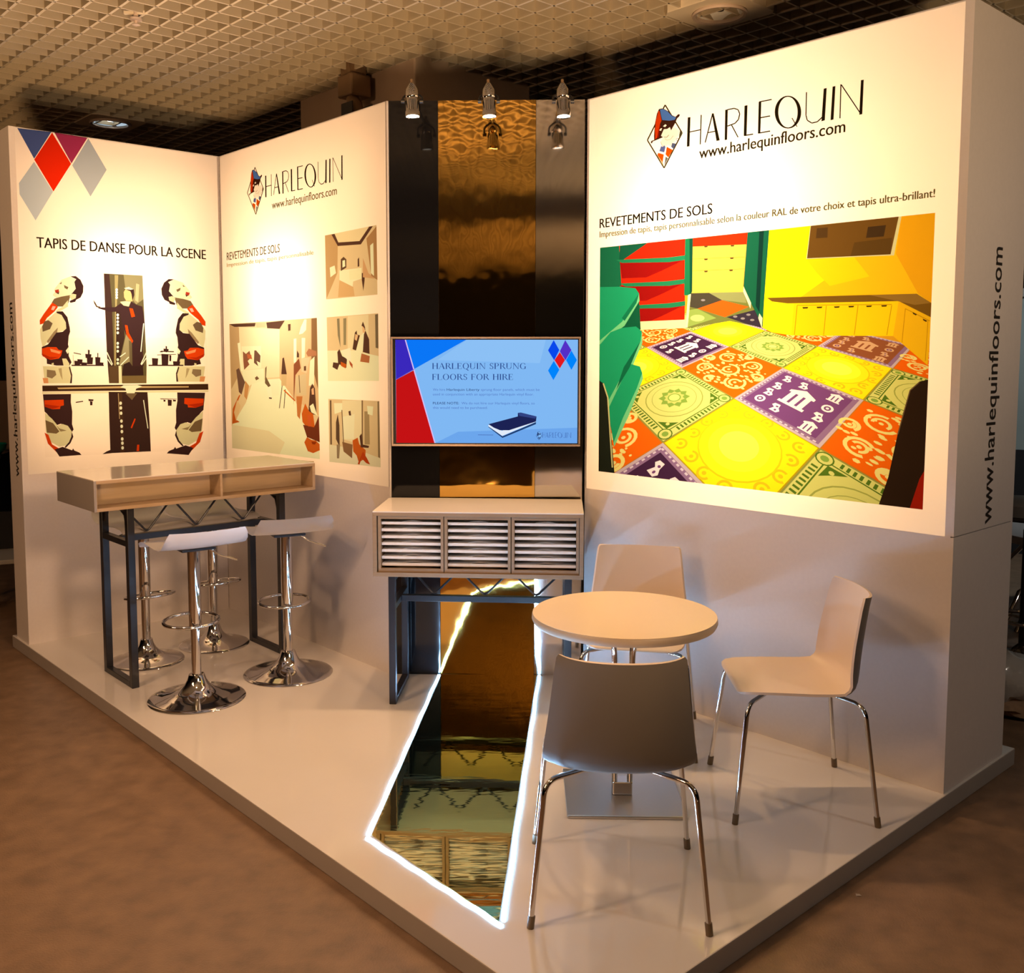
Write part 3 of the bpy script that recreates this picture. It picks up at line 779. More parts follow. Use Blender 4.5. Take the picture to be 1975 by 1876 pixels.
    # small drum kits
    for x0, x1, y in ((385, 692, 962), (1118, 1450, 962)):
        P(dk, (x0, y - 8), (x1, y - 8), (x1, y + 4), (x0, y + 4))
    for r in ((410, 915, 60, 40), (440, 900, 50, 50), (515, 850, 60, 40), (540, 810, 18, 60), (530, 880, 60, 70), (610, 880, 50, 75), (630, 840, 10, 60), (650, 930, 40, 30), (475, 930, 60, 28), (1150, 890, 60, 70), (1240, 850, 70, 105), (1225, 825, 30, 10), (1280, 775, 14, 60), (1260, 800, 50, 30), (1315, 860, 20, 60), (1350, 920, 70, 40), (1225, 1275, 170, 8), (1260, 1285, 20, 20), (1300, 1285, 40, 60), (1350, 1285, 30, 18), (545, 1280, 50, 20), (560, 1300, 25, 40)):
        P(dk, (r[0], r[1]), (r[0] + r[2], r[1] + 4), (r[0] + r[2] * .92, r[1] + r[3]), (r[0] + r[2] * .06, r[1] + r[3]))
    a.lines([(405, 840), (475, 855)], 8, dk); a.lines([(1200, 860), (1380, 855)], 6, dk); a.lines([(1235, 825), (1360, 830)], 10, dk); a.lines([(425, 1312), (495, 1302)], 10, dk); a.lines([(400, 860), (402, 950)], 3, dk)
    # dark banner with the singer
    P(ink(104, 84, 50), (692, 85), (1060, 105), (1085, 640), (1100, 960), (1098, 1130), (742, 1130), (720, 830), (703, 400))
    P(ink(150, 126, 80), (880, 95), (1058, 105), (1070, 330), (1000, 380), (900, 250)); P(ink(190, 165, 110), (1000, 180), (1030, 190), (1020, 360), (990, 340))
    P(ink(72, 44, 34), (692, 90), (745, 92), (770, 400), (790, 960), (742, 1125), (720, 830), (703, 400)); P(ink(170, 140, 85), (795, 100), (830, 102), (815, 420), (808, 960), (790, 960), (800, 400)); P(ink(64, 40, 30), (808, 400), (880, 420), (890, 700), (830, 960), (810, 960))
    P(ink(160, 136, 92), (905, 660), (970, 745), (975, 960), (880, 960), (840, 950)); P(ink(110, 88, 56), (930, 720), (970, 745), (972, 960), (940, 960))
    P(dk, (640, 408), (705, 408), (800, 406), (850, 372), (900, 395), (955, 355), (1010, 385), (1060, 400), (1082, 560), (1062, 800), (1072, 968), (965, 968), (960, 745), (900, 660), (868, 560), (842, 448), (760, 452), (700, 435), (640, 418)); P(ink(236, 196, 140), (845, 355), (900, 348), (950, 352), (930, 400), (880, 390))
    P(ink(238, 172, 104), (882, 262), (905, 225), (950, 225), (978, 265), (965, 350), (905, 345), (885, 310)); P(dk, (890, 232), (930, 215), (978, 238), (982, 290), (965, 345), (955, 280), (945, 255)); P(ink(230, 215, 160), (885, 225), (930, 213), (975, 235), (950, 240), (900, 235))
    P(ink(90, 60, 40), (592, 335), (612, 362), (630, 395), (662, 402), (655, 415), (620, 405), (600, 370)); P(rd, (935, 415), (968, 420), (990, 495), (955, 502)); P(rd, (893, 575), (918, 580), (930, 650), (972, 728), (962, 748), (908, 665))
    P(ink(60, 36, 30), (880, 950), (935, 925), (965, 968), (1065, 968), (1070, 1055), (865, 1058)); P(ink(128, 98, 56), (868, 1062), (1096, 1058), (1098, 1130), (872, 1132)); P(ink(100, 70, 44), (742, 970), (830, 968), (832, 1130), (745, 1130)); P(ink(252, 225, 170), (833, 965), (860, 965), (866, 1132), (836, 1132))
    wh = ink(252, 236, 195)
    for q in ([(722, 835), (775, 950)], [(728, 900), (770, 960)], [(1098, 835), (1045, 950)], [(1096, 890), (1050, 955)], [(845, 880), (900, 840)], [(850, 960), (930, 880)], [(1072, 560), (1045, 830)]): a.lines(q, 9, wh)
    for y in (240, 265, 290, 315, 480, 510, 545, 575, 610, 650, 750, 785, 825, 905, 940): P(wh, *ell(825 if y > 400 else 815, y, 12, 14, 8))
    P(ink(66, 40, 32), (738, 1212), (1108, 1215), (1128, 1500), (1140, 1778), (755, 1795), (745, 1500)); P(ink(120, 92, 62), (895, 1225), (1010, 1225), (960, 1290)); P(ink(80, 50, 32), (832, 1218), (866, 1218), (890, 1785), (850, 1788), (852, 1500))
    a.lines([(830, 1225), (842, 1470)], 7, ink(190, 150, 100)); a.lines([(1070, 1290), (1112, 1560)], 8, wh); P(ink(66, 40, 32), (678, 1805), (720, 1778), (765, 1760), (770, 1795))
    for y in (1320, 1365, 1415, 1490, 1540, 1590, 1660, 1700, 1745): P(wh, *ell(852 + (y - 1320) * .045, y, 13, 17, 8))
    P(rd, (985, 1465), (996, 1470), (960, 1560), (948, 1552)); P(rd, (1010, 1715), (1030, 1715), (1028, 1775), (1004, 1775)); P(ink(255, 240, 195), (880, 1148), (1010, 1146), (1060, 1160), (1000, 1182), (985, 1225), (910, 1225), (900, 1182), (850, 1168))
    # paper outside the picture
    q0, q1 = a.pt((85, 1836)), a.pt((85, 100)); e0, e1 = a.pt((1690, 1757)), a.pt((1690, 100))
    a.raw([(0.0, q0[1] - .1), (q0[0], q0[1] - .1), (q0[0], q1[1]), (0.0, q1[1])], PAPER)
    a.raw([(LA - 0.004, e0[1] - .1), (e0[0] + .012, e0[1] - .1), (e0[0] + .002, e1[1]), (LA - 0.004, e1[1])], PAPER)
    # lozenges in the top corner
    a.org(20, 240, 9.38)
    P(ink(84, 92, 138), (125, 64), (740, 136), (430, 620)); P(ink(255, 44, 4), (755, 145), (1100, 712), (780, 1212), (430, 634)); P(ink(182, 52, 84), (795, 142), (1395, 240), (1105, 706))
    P(ink(198, 188, 182), (1410, 250), (1742, 820), (1450, 1302), (1118, 738)); P(ink(214, 204, 196), (428, 672), (772, 1215), (456, 1735), (165, 1260), (155, 1060))
    return a
la = left_art()
lb1 = light_box('light_box', 'backlit white poster with dancers and coloured lozenges on the left wall', F1, 0, LA, clip(la.out, 0, LA - 0.004, ZP, HW), GRP)
lettering('lettering', [tl(F1, 'TAPIS DE DANSE POUR LA SCENE', (71, 477), (397, 500), capx(F1, (150, 484), (150, 464)), ink(70, 50, 30))], M['film'], lb1)

# ---- back wall pictures
def back_art():
    a = Art(F2)
    a.raw([(0.004, ZP), (LB - 0.004, ZP), (LB - 0.004, HW), (0.004, HW)], PAPER)
    P = lambda c, *p: a.poly(p, c)
    or_, br, tn, cr, ltn = ink(212, 96, 30), ink(96, 60, 44), ink(196, 146, 96), ink(255, 240, 190), ink(240, 200, 146)
    a.org(430, 580, 5.863)
    P(ltn, (72, 262), (1062, 192), (1095, 1790), (105, 1665))
    P(ink(250, 218, 165), (180, 300), (640, 320), (640, 860), (180, 900)); P(ink(206, 160, 108), (72, 262), (180, 300), (200, 800), (95, 1000))
    P(cr, (340, 900), (640, 880), (810, 1120), (950, 1400), (1090, 1600), (1095, 1790), (105, 1665), (100, 1420), (260, 1150)); P(ink(250, 222, 170), (105, 1400), (520, 1470), (700, 1600), (640, 1735), (105, 1665))
    P(br, (72, 264), (370, 250), (360, 290), (130, 295)); P(br, (490, 245), (700, 222), (640, 318), (500, 310)); P(ink(225, 180, 130), (370, 250), (490, 245), (480, 300), (380, 300))
    P(ink(232, 184, 130), (640, 318), (700, 222), (1062, 192), (1085, 1300), (810, 1110), (640, 880)); P(br, (735, 265), (765, 260), (765, 335), (738, 340)); P(ink(150, 105, 66), (1000, 200), (1062, 192), (1075, 1000), (1000, 700))
    P(cr, (860, 380), (880, 300), (920, 210), (945, 210), (940, 330), (900, 370)); P(cr, (800, 430), (830, 425), (830, 700), (800, 700)); P(cr, (890, 420), (930, 420), (925, 640), (890, 650))
    P(ink(255, 232, 180), (210, 515), (430, 510), (435, 760), (215, 790)); P(ink(150, 88, 60), (225, 570), (260, 600), (300, 565), (320, 640), (280, 680), (300, 720), (240, 780), (230, 680)); P(ink(120, 80, 60), (355, 560), (375, 560), (425, 620), (420, 700), (380, 680), (400, 740), (350, 700)); P(ink(200, 100, 60), (270, 600), (320, 610), (330, 660), (280, 650))
    P(cr, (165, 480), (195, 470), (225, 790), (200, 800)); P(ink(252, 235, 185), (215, 790), (460, 765), (470, 900), (330, 940), (250, 1000)); P(ink(130, 90, 60), (360, 870), (385, 850), (410, 880), (375, 900))
    P(ink(120, 82, 62), (150, 780), (180, 760), (250, 920), (210, 1060), (180, 1030)); P(ink(214, 146, 84), (250, 900), (295, 960), (270, 1120), (240, 1080)); P(or_, (105, 1390), (110, 1220), (180, 1070), (200, 1060), (150, 1180), (145, 1340), (190, 1370)); P(ink(240, 190, 130), (125, 1260), (160, 1120), (200, 1190), (150, 1360))
    P(ink(120, 90, 60), (478, 760), (495, 735), (488, 860), (540, 960), (535, 1000), (475, 930)); P(ink(255, 240, 195), (490, 990), (540, 960), (560, 1100), (520, 1090)); P(br, (520, 1090), (555, 1095), (550, 1110), (520, 1105)); P(ink(255, 236, 188), (530, 890), (640, 880), (640, 1060), (560, 1080))
    P(br, (672, 650), (690, 640), (722, 830), (660, 830)); P(ink(220, 176, 120), (660, 830), (722, 830), (715, 960), (660, 960)); a.lines([(670, 960), (638, 1215)], 8, br); a.lines([(705, 1000), (690, 1215)], 8, br); a.lines([(690, 1010), (815, 1130)], 14, or_)
    P(br, (838, 560), (860, 600), (860, 640), (835, 640)); P(ink(150, 80, 50), (800, 720), (860, 650), (880, 760), (820, 840), (800, 1180)); P(ink(226, 190, 140), (820, 860), (940, 820), (945, 1070), (830, 1060)); a.lines([(860, 840), (870, 1040)], 8, ink(130, 90, 60)); P(ink(206, 120, 60), (830, 1080), (900, 1080), (870, 1340), (840, 1300))
    P(ink(250, 200, 150), (885, 650), (985, 640), (945, 820), (890, 800)); P(ink(110, 70, 44), (915, 740), (940, 735), (940, 790), (915, 790)); P(cr, (985, 680), (1035, 630), (1030, 950), (970, 960)); P(ink(190, 120, 80), (940, 590), (970, 540), (1055, 570), (1060, 620), (960, 630))
    P(br, (985, 985), (1010, 935), (1040, 990), (1060, 1290), (965, 1280)); P(ink(244, 180, 130), (1000, 1000), (1025, 980), (1030, 1060), (1005, 1060)); P(cr, (980, 1190), (1020, 1160), (1070, 1300), (1000, 1260)); P(or_, (890, 1280), (930, 1160), (975, 1250), (1020, 1280), (1040, 1440), (930, 1410), (900, 1370)); P(ink(120, 54, 30), (905, 1400), (1030, 1430), (1085, 1300), (1095, 1600), (950, 1540)); P(ink(214, 92, 40), (955, 1290), (990, 1290), (1000, 1420), (965, 1420))
    P(or_, (920, 1600), (950, 1540), (1000, 1570), (1050, 1580), (1093, 1620), (1095, 1690), (1020, 1722), (960, 1700)); P(ink(150, 54, 16), (1000, 1590), (1060, 1595), (1040, 1625), (1010, 1620))
    a.org(620, 420, 3.752)
    # top small picture
    P(ltn, (25, 128), (398, 52), (405, 555), (35, 590)); P(ink(250, 216, 160), (75, 118), (350, 62), (275, 180), (120, 196)); P(br, (72, 120), (95, 116), (122, 178), (275, 168), (345, 64), (372, 60), (285, 192), (118, 204)); P(ink(206, 156, 100), (25, 128), (72, 120), (118, 204), (115, 400), (35, 590)); P(cr, (130, 380), (290, 362), (290, 440), (230, 460), (220, 545), (130, 560)); P(ink(255, 236, 180), (200, 380), (290, 366), (288, 440), (205, 450))
    P(ink(110, 76, 52), (140, 300), (160, 282), (180, 300), (180, 360), (140, 385)); P(cr, (152, 310), (170, 305), (172, 350), (152, 360)); P(cr, (60, 360), (95, 345), (105, 400), (65, 430)); P(br, (262, 300), (272, 285), (274, 350), (262, 355)); P(br, (292, 400), (315, 395), (312, 455), (303, 530), (292, 450)); P(ink(226, 166, 112), (300, 290), (340, 400), (385, 440), (300, 430)); P(ink(190, 136, 84), (325, 150), (398, 60), (405, 450), (360, 420)); P(cr, (352, 200), (375, 180), (380, 420), (358, 400)); P(ink(230, 176, 116), (130, 450), (230, 500), (240, 565), (120, 575))
    # middle small picture
    P(ltn, (38, 720), (410, 690), (416, 1180), (48, 1180)); P(cr, (42, 960), (230, 960), (414, 1000), (416, 1180), (48, 1180)); P(ink(252, 222, 170), (190, 712), (340, 700), (340, 960), (190, 960)); P(ink(150, 130, 96), (112, 730), (130, 728), (138, 940), (118, 850)); P(ink(160, 140, 100), (158, 728), (180, 725), (178, 920), (160, 920)); P(ink(130, 106, 76), (388, 700), (410, 695), (412, 945), (392, 940))
    P(br, (290, 780), (300, 750), (315, 790), (318, 815)); P(ink(244, 186, 130), (295, 780), (312, 800), (315, 830), (298, 830)); P(br, (318, 815), (345, 880), (348, 985), (300, 970), (305, 850)); P(cr, (285, 850), (308, 830), (300, 960), (262, 1030), (240, 960)); P(br, (242, 830), (255, 815), (258, 845), (278, 850), (250, 960), (225, 950)); P(ink(244, 190, 136), (245, 840), (265, 850), (255, 890), (240, 880)); P(ink(190, 110, 66), (290, 980), (350, 1000), (345, 1050), (280, 1040)); P(br, (115, 970), (130, 950), (150, 1000), (185, 1020), (180, 1085), (130, 1060), (115, 1100), (80, 1080), (85, 1045), (120, 1050)); P(or_, (140, 1040), (180, 1060), (175, 1090), (140, 1070)); P(ink(255, 240, 200), (140, 960), (210, 940), (215, 1050), (180, 1020)); P(ink(190, 90, 50), (200, 1030), (225, 1060), (225, 1090), (205, 1060))
    # lower small picture
    P(ltn, (50, 1310), (418, 1325), (428, 1805), (58, 1765)); P(ink(252, 224, 172), (150, 1320), (290, 1320), (290, 1640), (150, 1600)); P(ink(250, 226, 180), (55, 1640), (240, 1670), (428, 1740), (428, 1805), (58, 1765)); P(ink(140, 106, 72), (290, 1320), (300, 1320), (300, 1660), (292, 1640)); P(ink(180, 146, 100), (310, 1400), (345, 1400), (350, 1640), (312, 1640)); P(cr, (330, 1360), (375, 1365), (370, 1430), (335, 1420)); P(ink(150, 120, 84), (405, 1330), (418, 1325), (424, 1740), (410, 1730)); P(ink(120, 90, 64), (60, 1320), (72, 1320), (76, 1640), (64, 1640)); P(cr, (90, 1340), (150, 1340), (150, 1400), (95, 1420))
    P(ink(100, 72, 52), (105, 1480), (118, 1420), (130, 1500), (132, 1660), (105, 1600)); P(ink(160, 130, 96), (110, 1640), (135, 1640), (128, 1740), (112, 1740)); P(ink(255, 236, 188), (150, 1440), (240, 1420), (235, 1600), (165, 1600)); P(br, (195, 1400), (210, 1395), (215, 1430), (200, 1430)); a.lines([(148, 1390), (160, 1640)], 6, ink(120, 90, 60)); P(ink(150, 104, 66), (150, 1620), (225, 1640), (222, 1740), (160, 1690)); P(or_, (225, 1610), (262, 1590), (275, 1640), (320, 1680), (318, 1740), (270, 1770), (255, 1720), (230, 1690)); P(br, (275, 1580), (290, 1560), (300, 1640), (345, 1650), (340, 1665), (285, 1660)); P(ink(200, 70, 24), (300, 1690), (330, 1740), (352, 1785), (325, 1775), (290, 1740), (275, 1785), (262, 1780))
    # lowest print, mostly hidden by the bar table
    a.org(410, 180, 2.4056)
    P(ink(238, 196, 140), (95, 1695), (470, 1706), (475, 1790), (100, 1760)); P(ink(200, 150, 100), (95, 1695), (300, 1690), (470, 1708), (470, 1730), (96, 1716))
    return a
ba = back_art()
lb2 = light_box('light_box', 'backlit white poster with four sepia studio pictures on the back wall', F2, 0, LB, clip(ba.out, 0.004, LB - 0.004, ZP, HW), GRP)
def rect2(F, pts):
    q = [on_plane(F, *p) for p in pts]
    return (sum(p[0] for p in q[:2]) / 2, sum(p[1] for p in q[2:4]) / 2, sum(p[0] for p in q[4:6]) / 2, sum(p[1] for p in q[6:8]) / 2)
def box_on(F, left, bottom, right, top):
    return on_plane(F, *left)[0], on_plane(F, *bottom)[1], on_plane(F, *right)[0], on_plane(F, *top)[1]
WB = box_on(F2, (512, 383), (512, 383), (661, 297), (661, 297))
sub('word_mark', lb2, place(WRD, WB), 0.0012)
EB = box_on(F2, (477, 375), (494, 414), (509, 360), (492, 322))
sub('emblem', lb2, place(EMB, EB), 0.0012)
lettering('lettering', [tl(F2, 'www.harlequinfloors.com', (525, 403), (650, 374), capx(F2, (590, 388), (590, 372)), ink(170, 140, 85)),
    tl(F2, 'REVETEMENTS DE SOLS', (438, 502), (540, 484), capx(F2, (440, 502), (440, 487)), ink(130, 105, 60)),
    tl(F2, 'Impression de tapis, tapis personnalisable', (438, 515), (605, 488), capx(F2, (500, 505), (500, 497)), ink(236, 205, 140))], M['film'], lb2)
# ------------------------------------------------------------------ mirrored tower, television, spots
tw = thing('display_tower', 'tall tower of black, gold and silver mirror sheets between the two right posters', 'display tower', mw=FT)
boxes('core', [((0.06, 0, -0.05), (TW - 0.008, HW - 0.012, -0.016))], M['inner_dark'], tw)
def sheet(name, x0, x1, m, lab, lean=0.0):
    bm = bmesh.new(); nx, ny = 10, 40
    g = [[bm.verts.new((x0 + (x1 - x0) * i / nx, 0.001 + (HW - 0.001) * j / ny, -0.001 + lean * max(0.0, min(1.0, (0.88 - (HW - 0.001) * j / ny) / 0.28)) * (x0 + (x1 - x0) * i / nx - x0 - 0.3 * (x1 - x0)))) for i in range(nx + 1)] for j in range(ny + 1)]
    for j in range(ny):
        for i in range(nx): bm.faces.new((g[j][i], g[j][i + 1], g[j + 1][i + 1], g[j + 1][i]))
    r = bmesh.ops.extrude_face_region(bm, geom=list(bm.faces))
    for e in r['geom']:
        if isinstance(e, bmesh.types.BMVert): e.co.z -= 0.004
    o = from_bm(name, bm, m, tw); o['label'] = lab
    return o
sheet('black_sheet', 0.008, 0.249, M['black_sheet'], 'gloss black sheet')
sheet('gold_sheet', 0.251, 0.728, M['gold_sheet'], 'crinkled gold mirror sheet', 0.055)
sheet('silver_sheet', 0.730, 0.966, M['silver_sheet'], 'silver mirror sheet', 0.035)

def tv_art():
    a = Art(FT); a.F = FT @ Matrix.Translation((0, 0, 0.062)); a.org(745, 635, 5.064)
    P = lambda c, *p: a.poly(p, lin(c))
    P((128, 184, 243), (88, 92), (1876, 94), (1871, 1114), (98, 1108)); P((108, 166, 236), (700, 1000), (1872, 960), (1871, 1114), (480, 1110)); P((140, 192, 245), (800, 94), (1560, 94), (1500, 330), (500, 300))
    P((58, 40, 188), (88, 92), (186, 93), (272, 392), (94, 492)); P((10, 118, 246), (182, 93), (795, 93), (272, 388)); P((196, 18, 20), (94, 494), (270, 398), (472, 1110), (98, 1108)); a.lines([(184, 94), (476, 1110)], 11, lin((215, 190, 240))); a.lines([(272, 390), (93, 492)], 6, lin((120, 90, 190)))
    for c, p in (((8, 72, 236), ((1635, 105), (1690, 202), (1640, 302), (1580, 205))), ((84, 46, 200), ((1748, 105), (1808, 202), (1750, 302), (1695, 215))), ((0, 132, 252), ((1808, 207), (1862, 300), (1808, 396), (1756, 300))), ((0, 132, 252), ((1636, 308), (1690, 395), (1632, 496), (1580, 402))), ((228, 24, 30), ((1695, 222), (1746, 300), (1695, 382), (1643, 300)))): P(c, *p)
    P((30, 60, 110), (998, 945), (1135, 1045), (1462, 905), (1462, 925), (1135, 1060), (998, 955)); P((226, 236, 250), (998, 930), (1130, 990), (1462, 875), (1462, 902), (1133, 1040), (998, 948)); P((28, 34, 84), (998, 926), (1285, 850), (1285, 815), (1315, 812), (1468, 850), (1462, 900), (1200, 985), (1110, 985), (1050, 960)); P((50, 66, 130), (1285, 815), (1315, 812), (1468, 850), (1455, 872), (1300, 845))
    a.lines([(895, 1030), (1045, 1032)], 6, lin((80, 120, 190)))
    return a
tvF = FT @ Matrix.Translation((0.484, 1.448, 0.0))
tv = thing('television', 'flat television showing a blue and red slide on the mirrored tower', 'television', mw=tvF)
X0, X1, Y0, Y1 = 0.018 - 0.484, 0.951 - 0.484, 1.180 - 1.448, 1.719 - 1.448
bm = bmesh.new()
for lo, hi in (((X0, Y0, 0.02), (X1, Y0 + 0.011, 0.066)), ((X0, Y1 - 0.009, 0.02), (X1, Y1, 0.066)), ((X0, Y0 + 0.011, 0.02), (X0 + 0.009, Y1 - 0.009, 0.066)), ((X1 - 0.009, Y0 + 0.011, 0.02), (X1, Y1 - 0.009, 0.066))): box(bm, lo, hi, 0.0015)
from_bm('bezel', bm, M['tv_frame'], tv)
boxes('back_housing', [((X0 + 0.009, Y0 + 0.011, 0.02), (X1 - 0.009, Y1 - 0.009, 0.060)), ((-0.2, -0.15, 0.0), (0.2, 0.15, 0.02))], M['tv_black'], tv)
ta = tv_art()
sh = [([(x - 0.484, y - 1.448) for x, y in q], c) for q, c in clip(ta.out, X0 + 0.484 + 0.014, X1 + 0.484 - 0.014, Y0 + 1.448 + 0.016, Y1 + 1.448 - 0.014)]
artwork('screen', sh, M['screen'], tv, 0.062)
def tvt(body, p0, p1, hgt, c):
    F = FT @ Matrix.Translation((0, 0, 0.0632))
    f = lambda p: on_plane(F, 745 + p[0] / 5.064, 635 + p[1] / 5.064)
    x0, y0 = f(p0); x1, _ = f(p1)
    return (body, x0 - 0.484, y0 - 1.448, x1 - 0.484, hgt / 5.064 / 425, lin(c))
nv = (44, 74, 140); bd = (30, 48, 110); pv = (86, 122, 196)
lettering('lettering', [tvt('We hire', (455, 600), (575, 600), 26, pv), tvt('Harlequin Liberty', (590, 600), (910, 600), 26, bd), tvt('sprung floor panels, which must be', (925, 600), (1498, 600), 26, pv),
    tvt('used in conjunction with an appropriate Harlequin vinyl floor.', (455, 645), (1440, 645), 26, pv), tvt('PLEASE NOTE:', (455, 732), (710, 732), 26, bd), tvt('We do not hire our Harlequin vinyl floors, so', (735, 732), (1450, 732), 26, pv), tvt('this would need to be purchased.', (455, 776), (990, 776), 26, pv)], M['screen'], tv, z=0.0628)
# slide heading in seriffed capitals
def serif(word, x0, y0, x1, hgt):
    """outlines of seriffed capitals: list of polygons"""
    G = {}
    def st(x, t=.15, y0=0, y1=1): return [[(x, y0), (x + t, y0), (x + t, y1), (x, y1)]]
    def sf(x, y, wd=.30, t=.15): return [[(x + t / 2 - wd / 2, y - (.03 if y > .5 else 0)), (x + t / 2 + wd / 2, y - (.03 if y > .5 else 0)), (x + t / 2 + wd / 2, y + (0 if y > .5 else .03)), (x + t / 2 - wd / 2, y + (0 if y > .5 else .03))]]
    def hb(x0, x1, y, t=.04): return [[(x0, y), (x1, y), (x1, y + t), (x0, y + t)]]
    def bowl(cx, cy_, rx, ry, a0, a1, tx=.13, ty=.04, n=18):
        o = ell(cx, cy_, rx, ry, n, a0, a1); i = ell(cx, cy_, rx - tx, ry - ty, n, a0, a1)
        k = len(o); return [[o[q], o[(q + 1) % k], i[(q + 1) % k], i[q]] for q in range(k if a1 - a0 > 6.2 else k - 1)]
    G['H'] = (.95, st(.1) + st(.7) + sf(.1, 0) + sf(.1, 1) + sf(.7, 0) + sf(.7, 1) + hb(.2, .75, .5))
    G['A'] = (.95, [[(.08, 0), (.13, 0), (.48, 1), (.44, 1)], [(.40, 1), (.52, 1), (.88, 0), (.70, 0)]] + sf(.03, 0) + sf(.72, 0) + hb(.22, .68, .34))
    G['R'] = (.88, st(.1) + sf(.1, 0) + sf(.1, 1) + bowl(.38, .75, .30, .25, -PI / 2, PI / 2) + hb(.2, .4, .96) + hb(.2, .4, .5) + [[(.38, .5), (.52, .5), (.88, 0), (.72, 0)]])
    G['L'] = (.78, st(.1) + sf(.1, 0) + sf(.1, 1) + hb(.1, .7, 0) + st(.67, .04, 0, .25))
    G['E'] = (.78, st(.1) + sf(.1, 0) + sf(.1, 1) + hb(.1, .68, 0) + hb(.1, .64, .96) + hb(.2, .5, .5) + st(.65, .04, 0, .25) + st(.61, .04, .78, 1) + st(.47, .04, .4, .64))
    G['Q'] = (1.02, bowl(.5, .5, .44, .52, 0, 2 * PI, .14, .04, 26) + [[(.48, .02), (.6, .05), (.95, -.25), (.8, -.28)]])
    G['O'] = (1.02, bowl(.5, .5, .44, .52, 0, 2 * PI, .14, .04, 26))
    G['U'] = (.95, st(.1, .14, .3, 1) + st(.74, .05, .3, 1) + bowl(.445, .32, .345, .33, PI, 2 * PI, .10, .05) + sf(.1, 1) + sf(.7, 1, .26))
    G['I'] = (.40, st(.12) + sf(.12, 0) + sf(.12, 1))
    G['N'] = (1.0, st(.13, .05) + st(.80, .05) + [[(.1, 1), (.26, 1), (.85, 0), (.78, 0)]] + sf(.08, 0, .26) + sf(.08, 1, .2) + sf(.75, 1, .26))
    G['S'] = (.68, bowl(.34, .74, .24, .27, .35, PI * 1.5, .11, .05) + bowl(.34, .26, .26, .27, -PI / 2, PI / 2, .11, .05) + bowl(.34, .26, .26, .27, PI + .35, 1.5 * PI, .11, .05) + [[(.12, .62), (.3, .48), (.58, .36), (.46, .50), (.3, .60), (.2, .66)]] + st(.56, .03, .75, .98) + st(.07, .03, .02, .28))
    G['P'] = (.80, st(.1) + sf(.1, 0) + sf(.1, 1) + bowl(.38, .73, .32, .27, -PI / 2, PI / 2) + hb(.2, .4, .96) + hb(.2, .4, .46))
    G['G'] = (1.0, bowl(.5, .5, .44, .52, .6, 2 * PI - .5, .14, .04, 24) + st(.74, .13, .05, .42) + sf(.74, .42, .28))
    G['F'] = (.74, st(.1) + sf(.1, 0) + sf(.1, 1) + hb(.1, .66, .96) + hb(.2, .5, .5) + st(.63, .04, .76, 1) + st(.47, .04, .4, .64))
    wd = sum(.45 if ch == ' ' else G[ch][0] for ch in word); s = (x1 - x0) / wd; out = []; x = x0
    for ch in word:
        if ch == ' ': x += .45 * s; continue
        for q in G[ch][1]: out.append(([(x + p[0] * s, y0 + p[1] * hgt) for p in q], lin(nv)))
        x += G[ch][0] * s
    return out
f_ = lambda x, y: (lambda q: (q[0] - 0.484, q[1] - 1.448))(on_plane(FT @ Matrix.Translation((0, 0, 0.0632)), 745 + x / 5.064, 635 + y / 5.064))
hd = []
for word, xa, ya, xb in (('HARLEQUIN SPRUNG', 445, 387, 1370), ('FLOORS FOR HIRE', 445, 493, 1243)):
    p, q = f_(xa, ya), f_(xb, ya); hd += serif(word, p[0], p[1], q[0], 62 / 5.064 / 425)
artwork('heading', hd, M['screen'], tv, 0.0629)
p, q = f_(1525, 1060), f_(1805, 1005)
wm = place(WRD, (p[0], p[1], q[0], q[1]), lambda c: lin((60, 96, 170)))
p, q = f_(1462, 1082), f_(1520, 995)
wm += place(EMB, (p[0], p[1], q[0], q[1]), lambda c: lin((30, 50, 100)) if sum(c) < 0.75 else lin((128, 184, 243)))
artwork('word_mark', wm, M['screen'], tv, 0.0628)

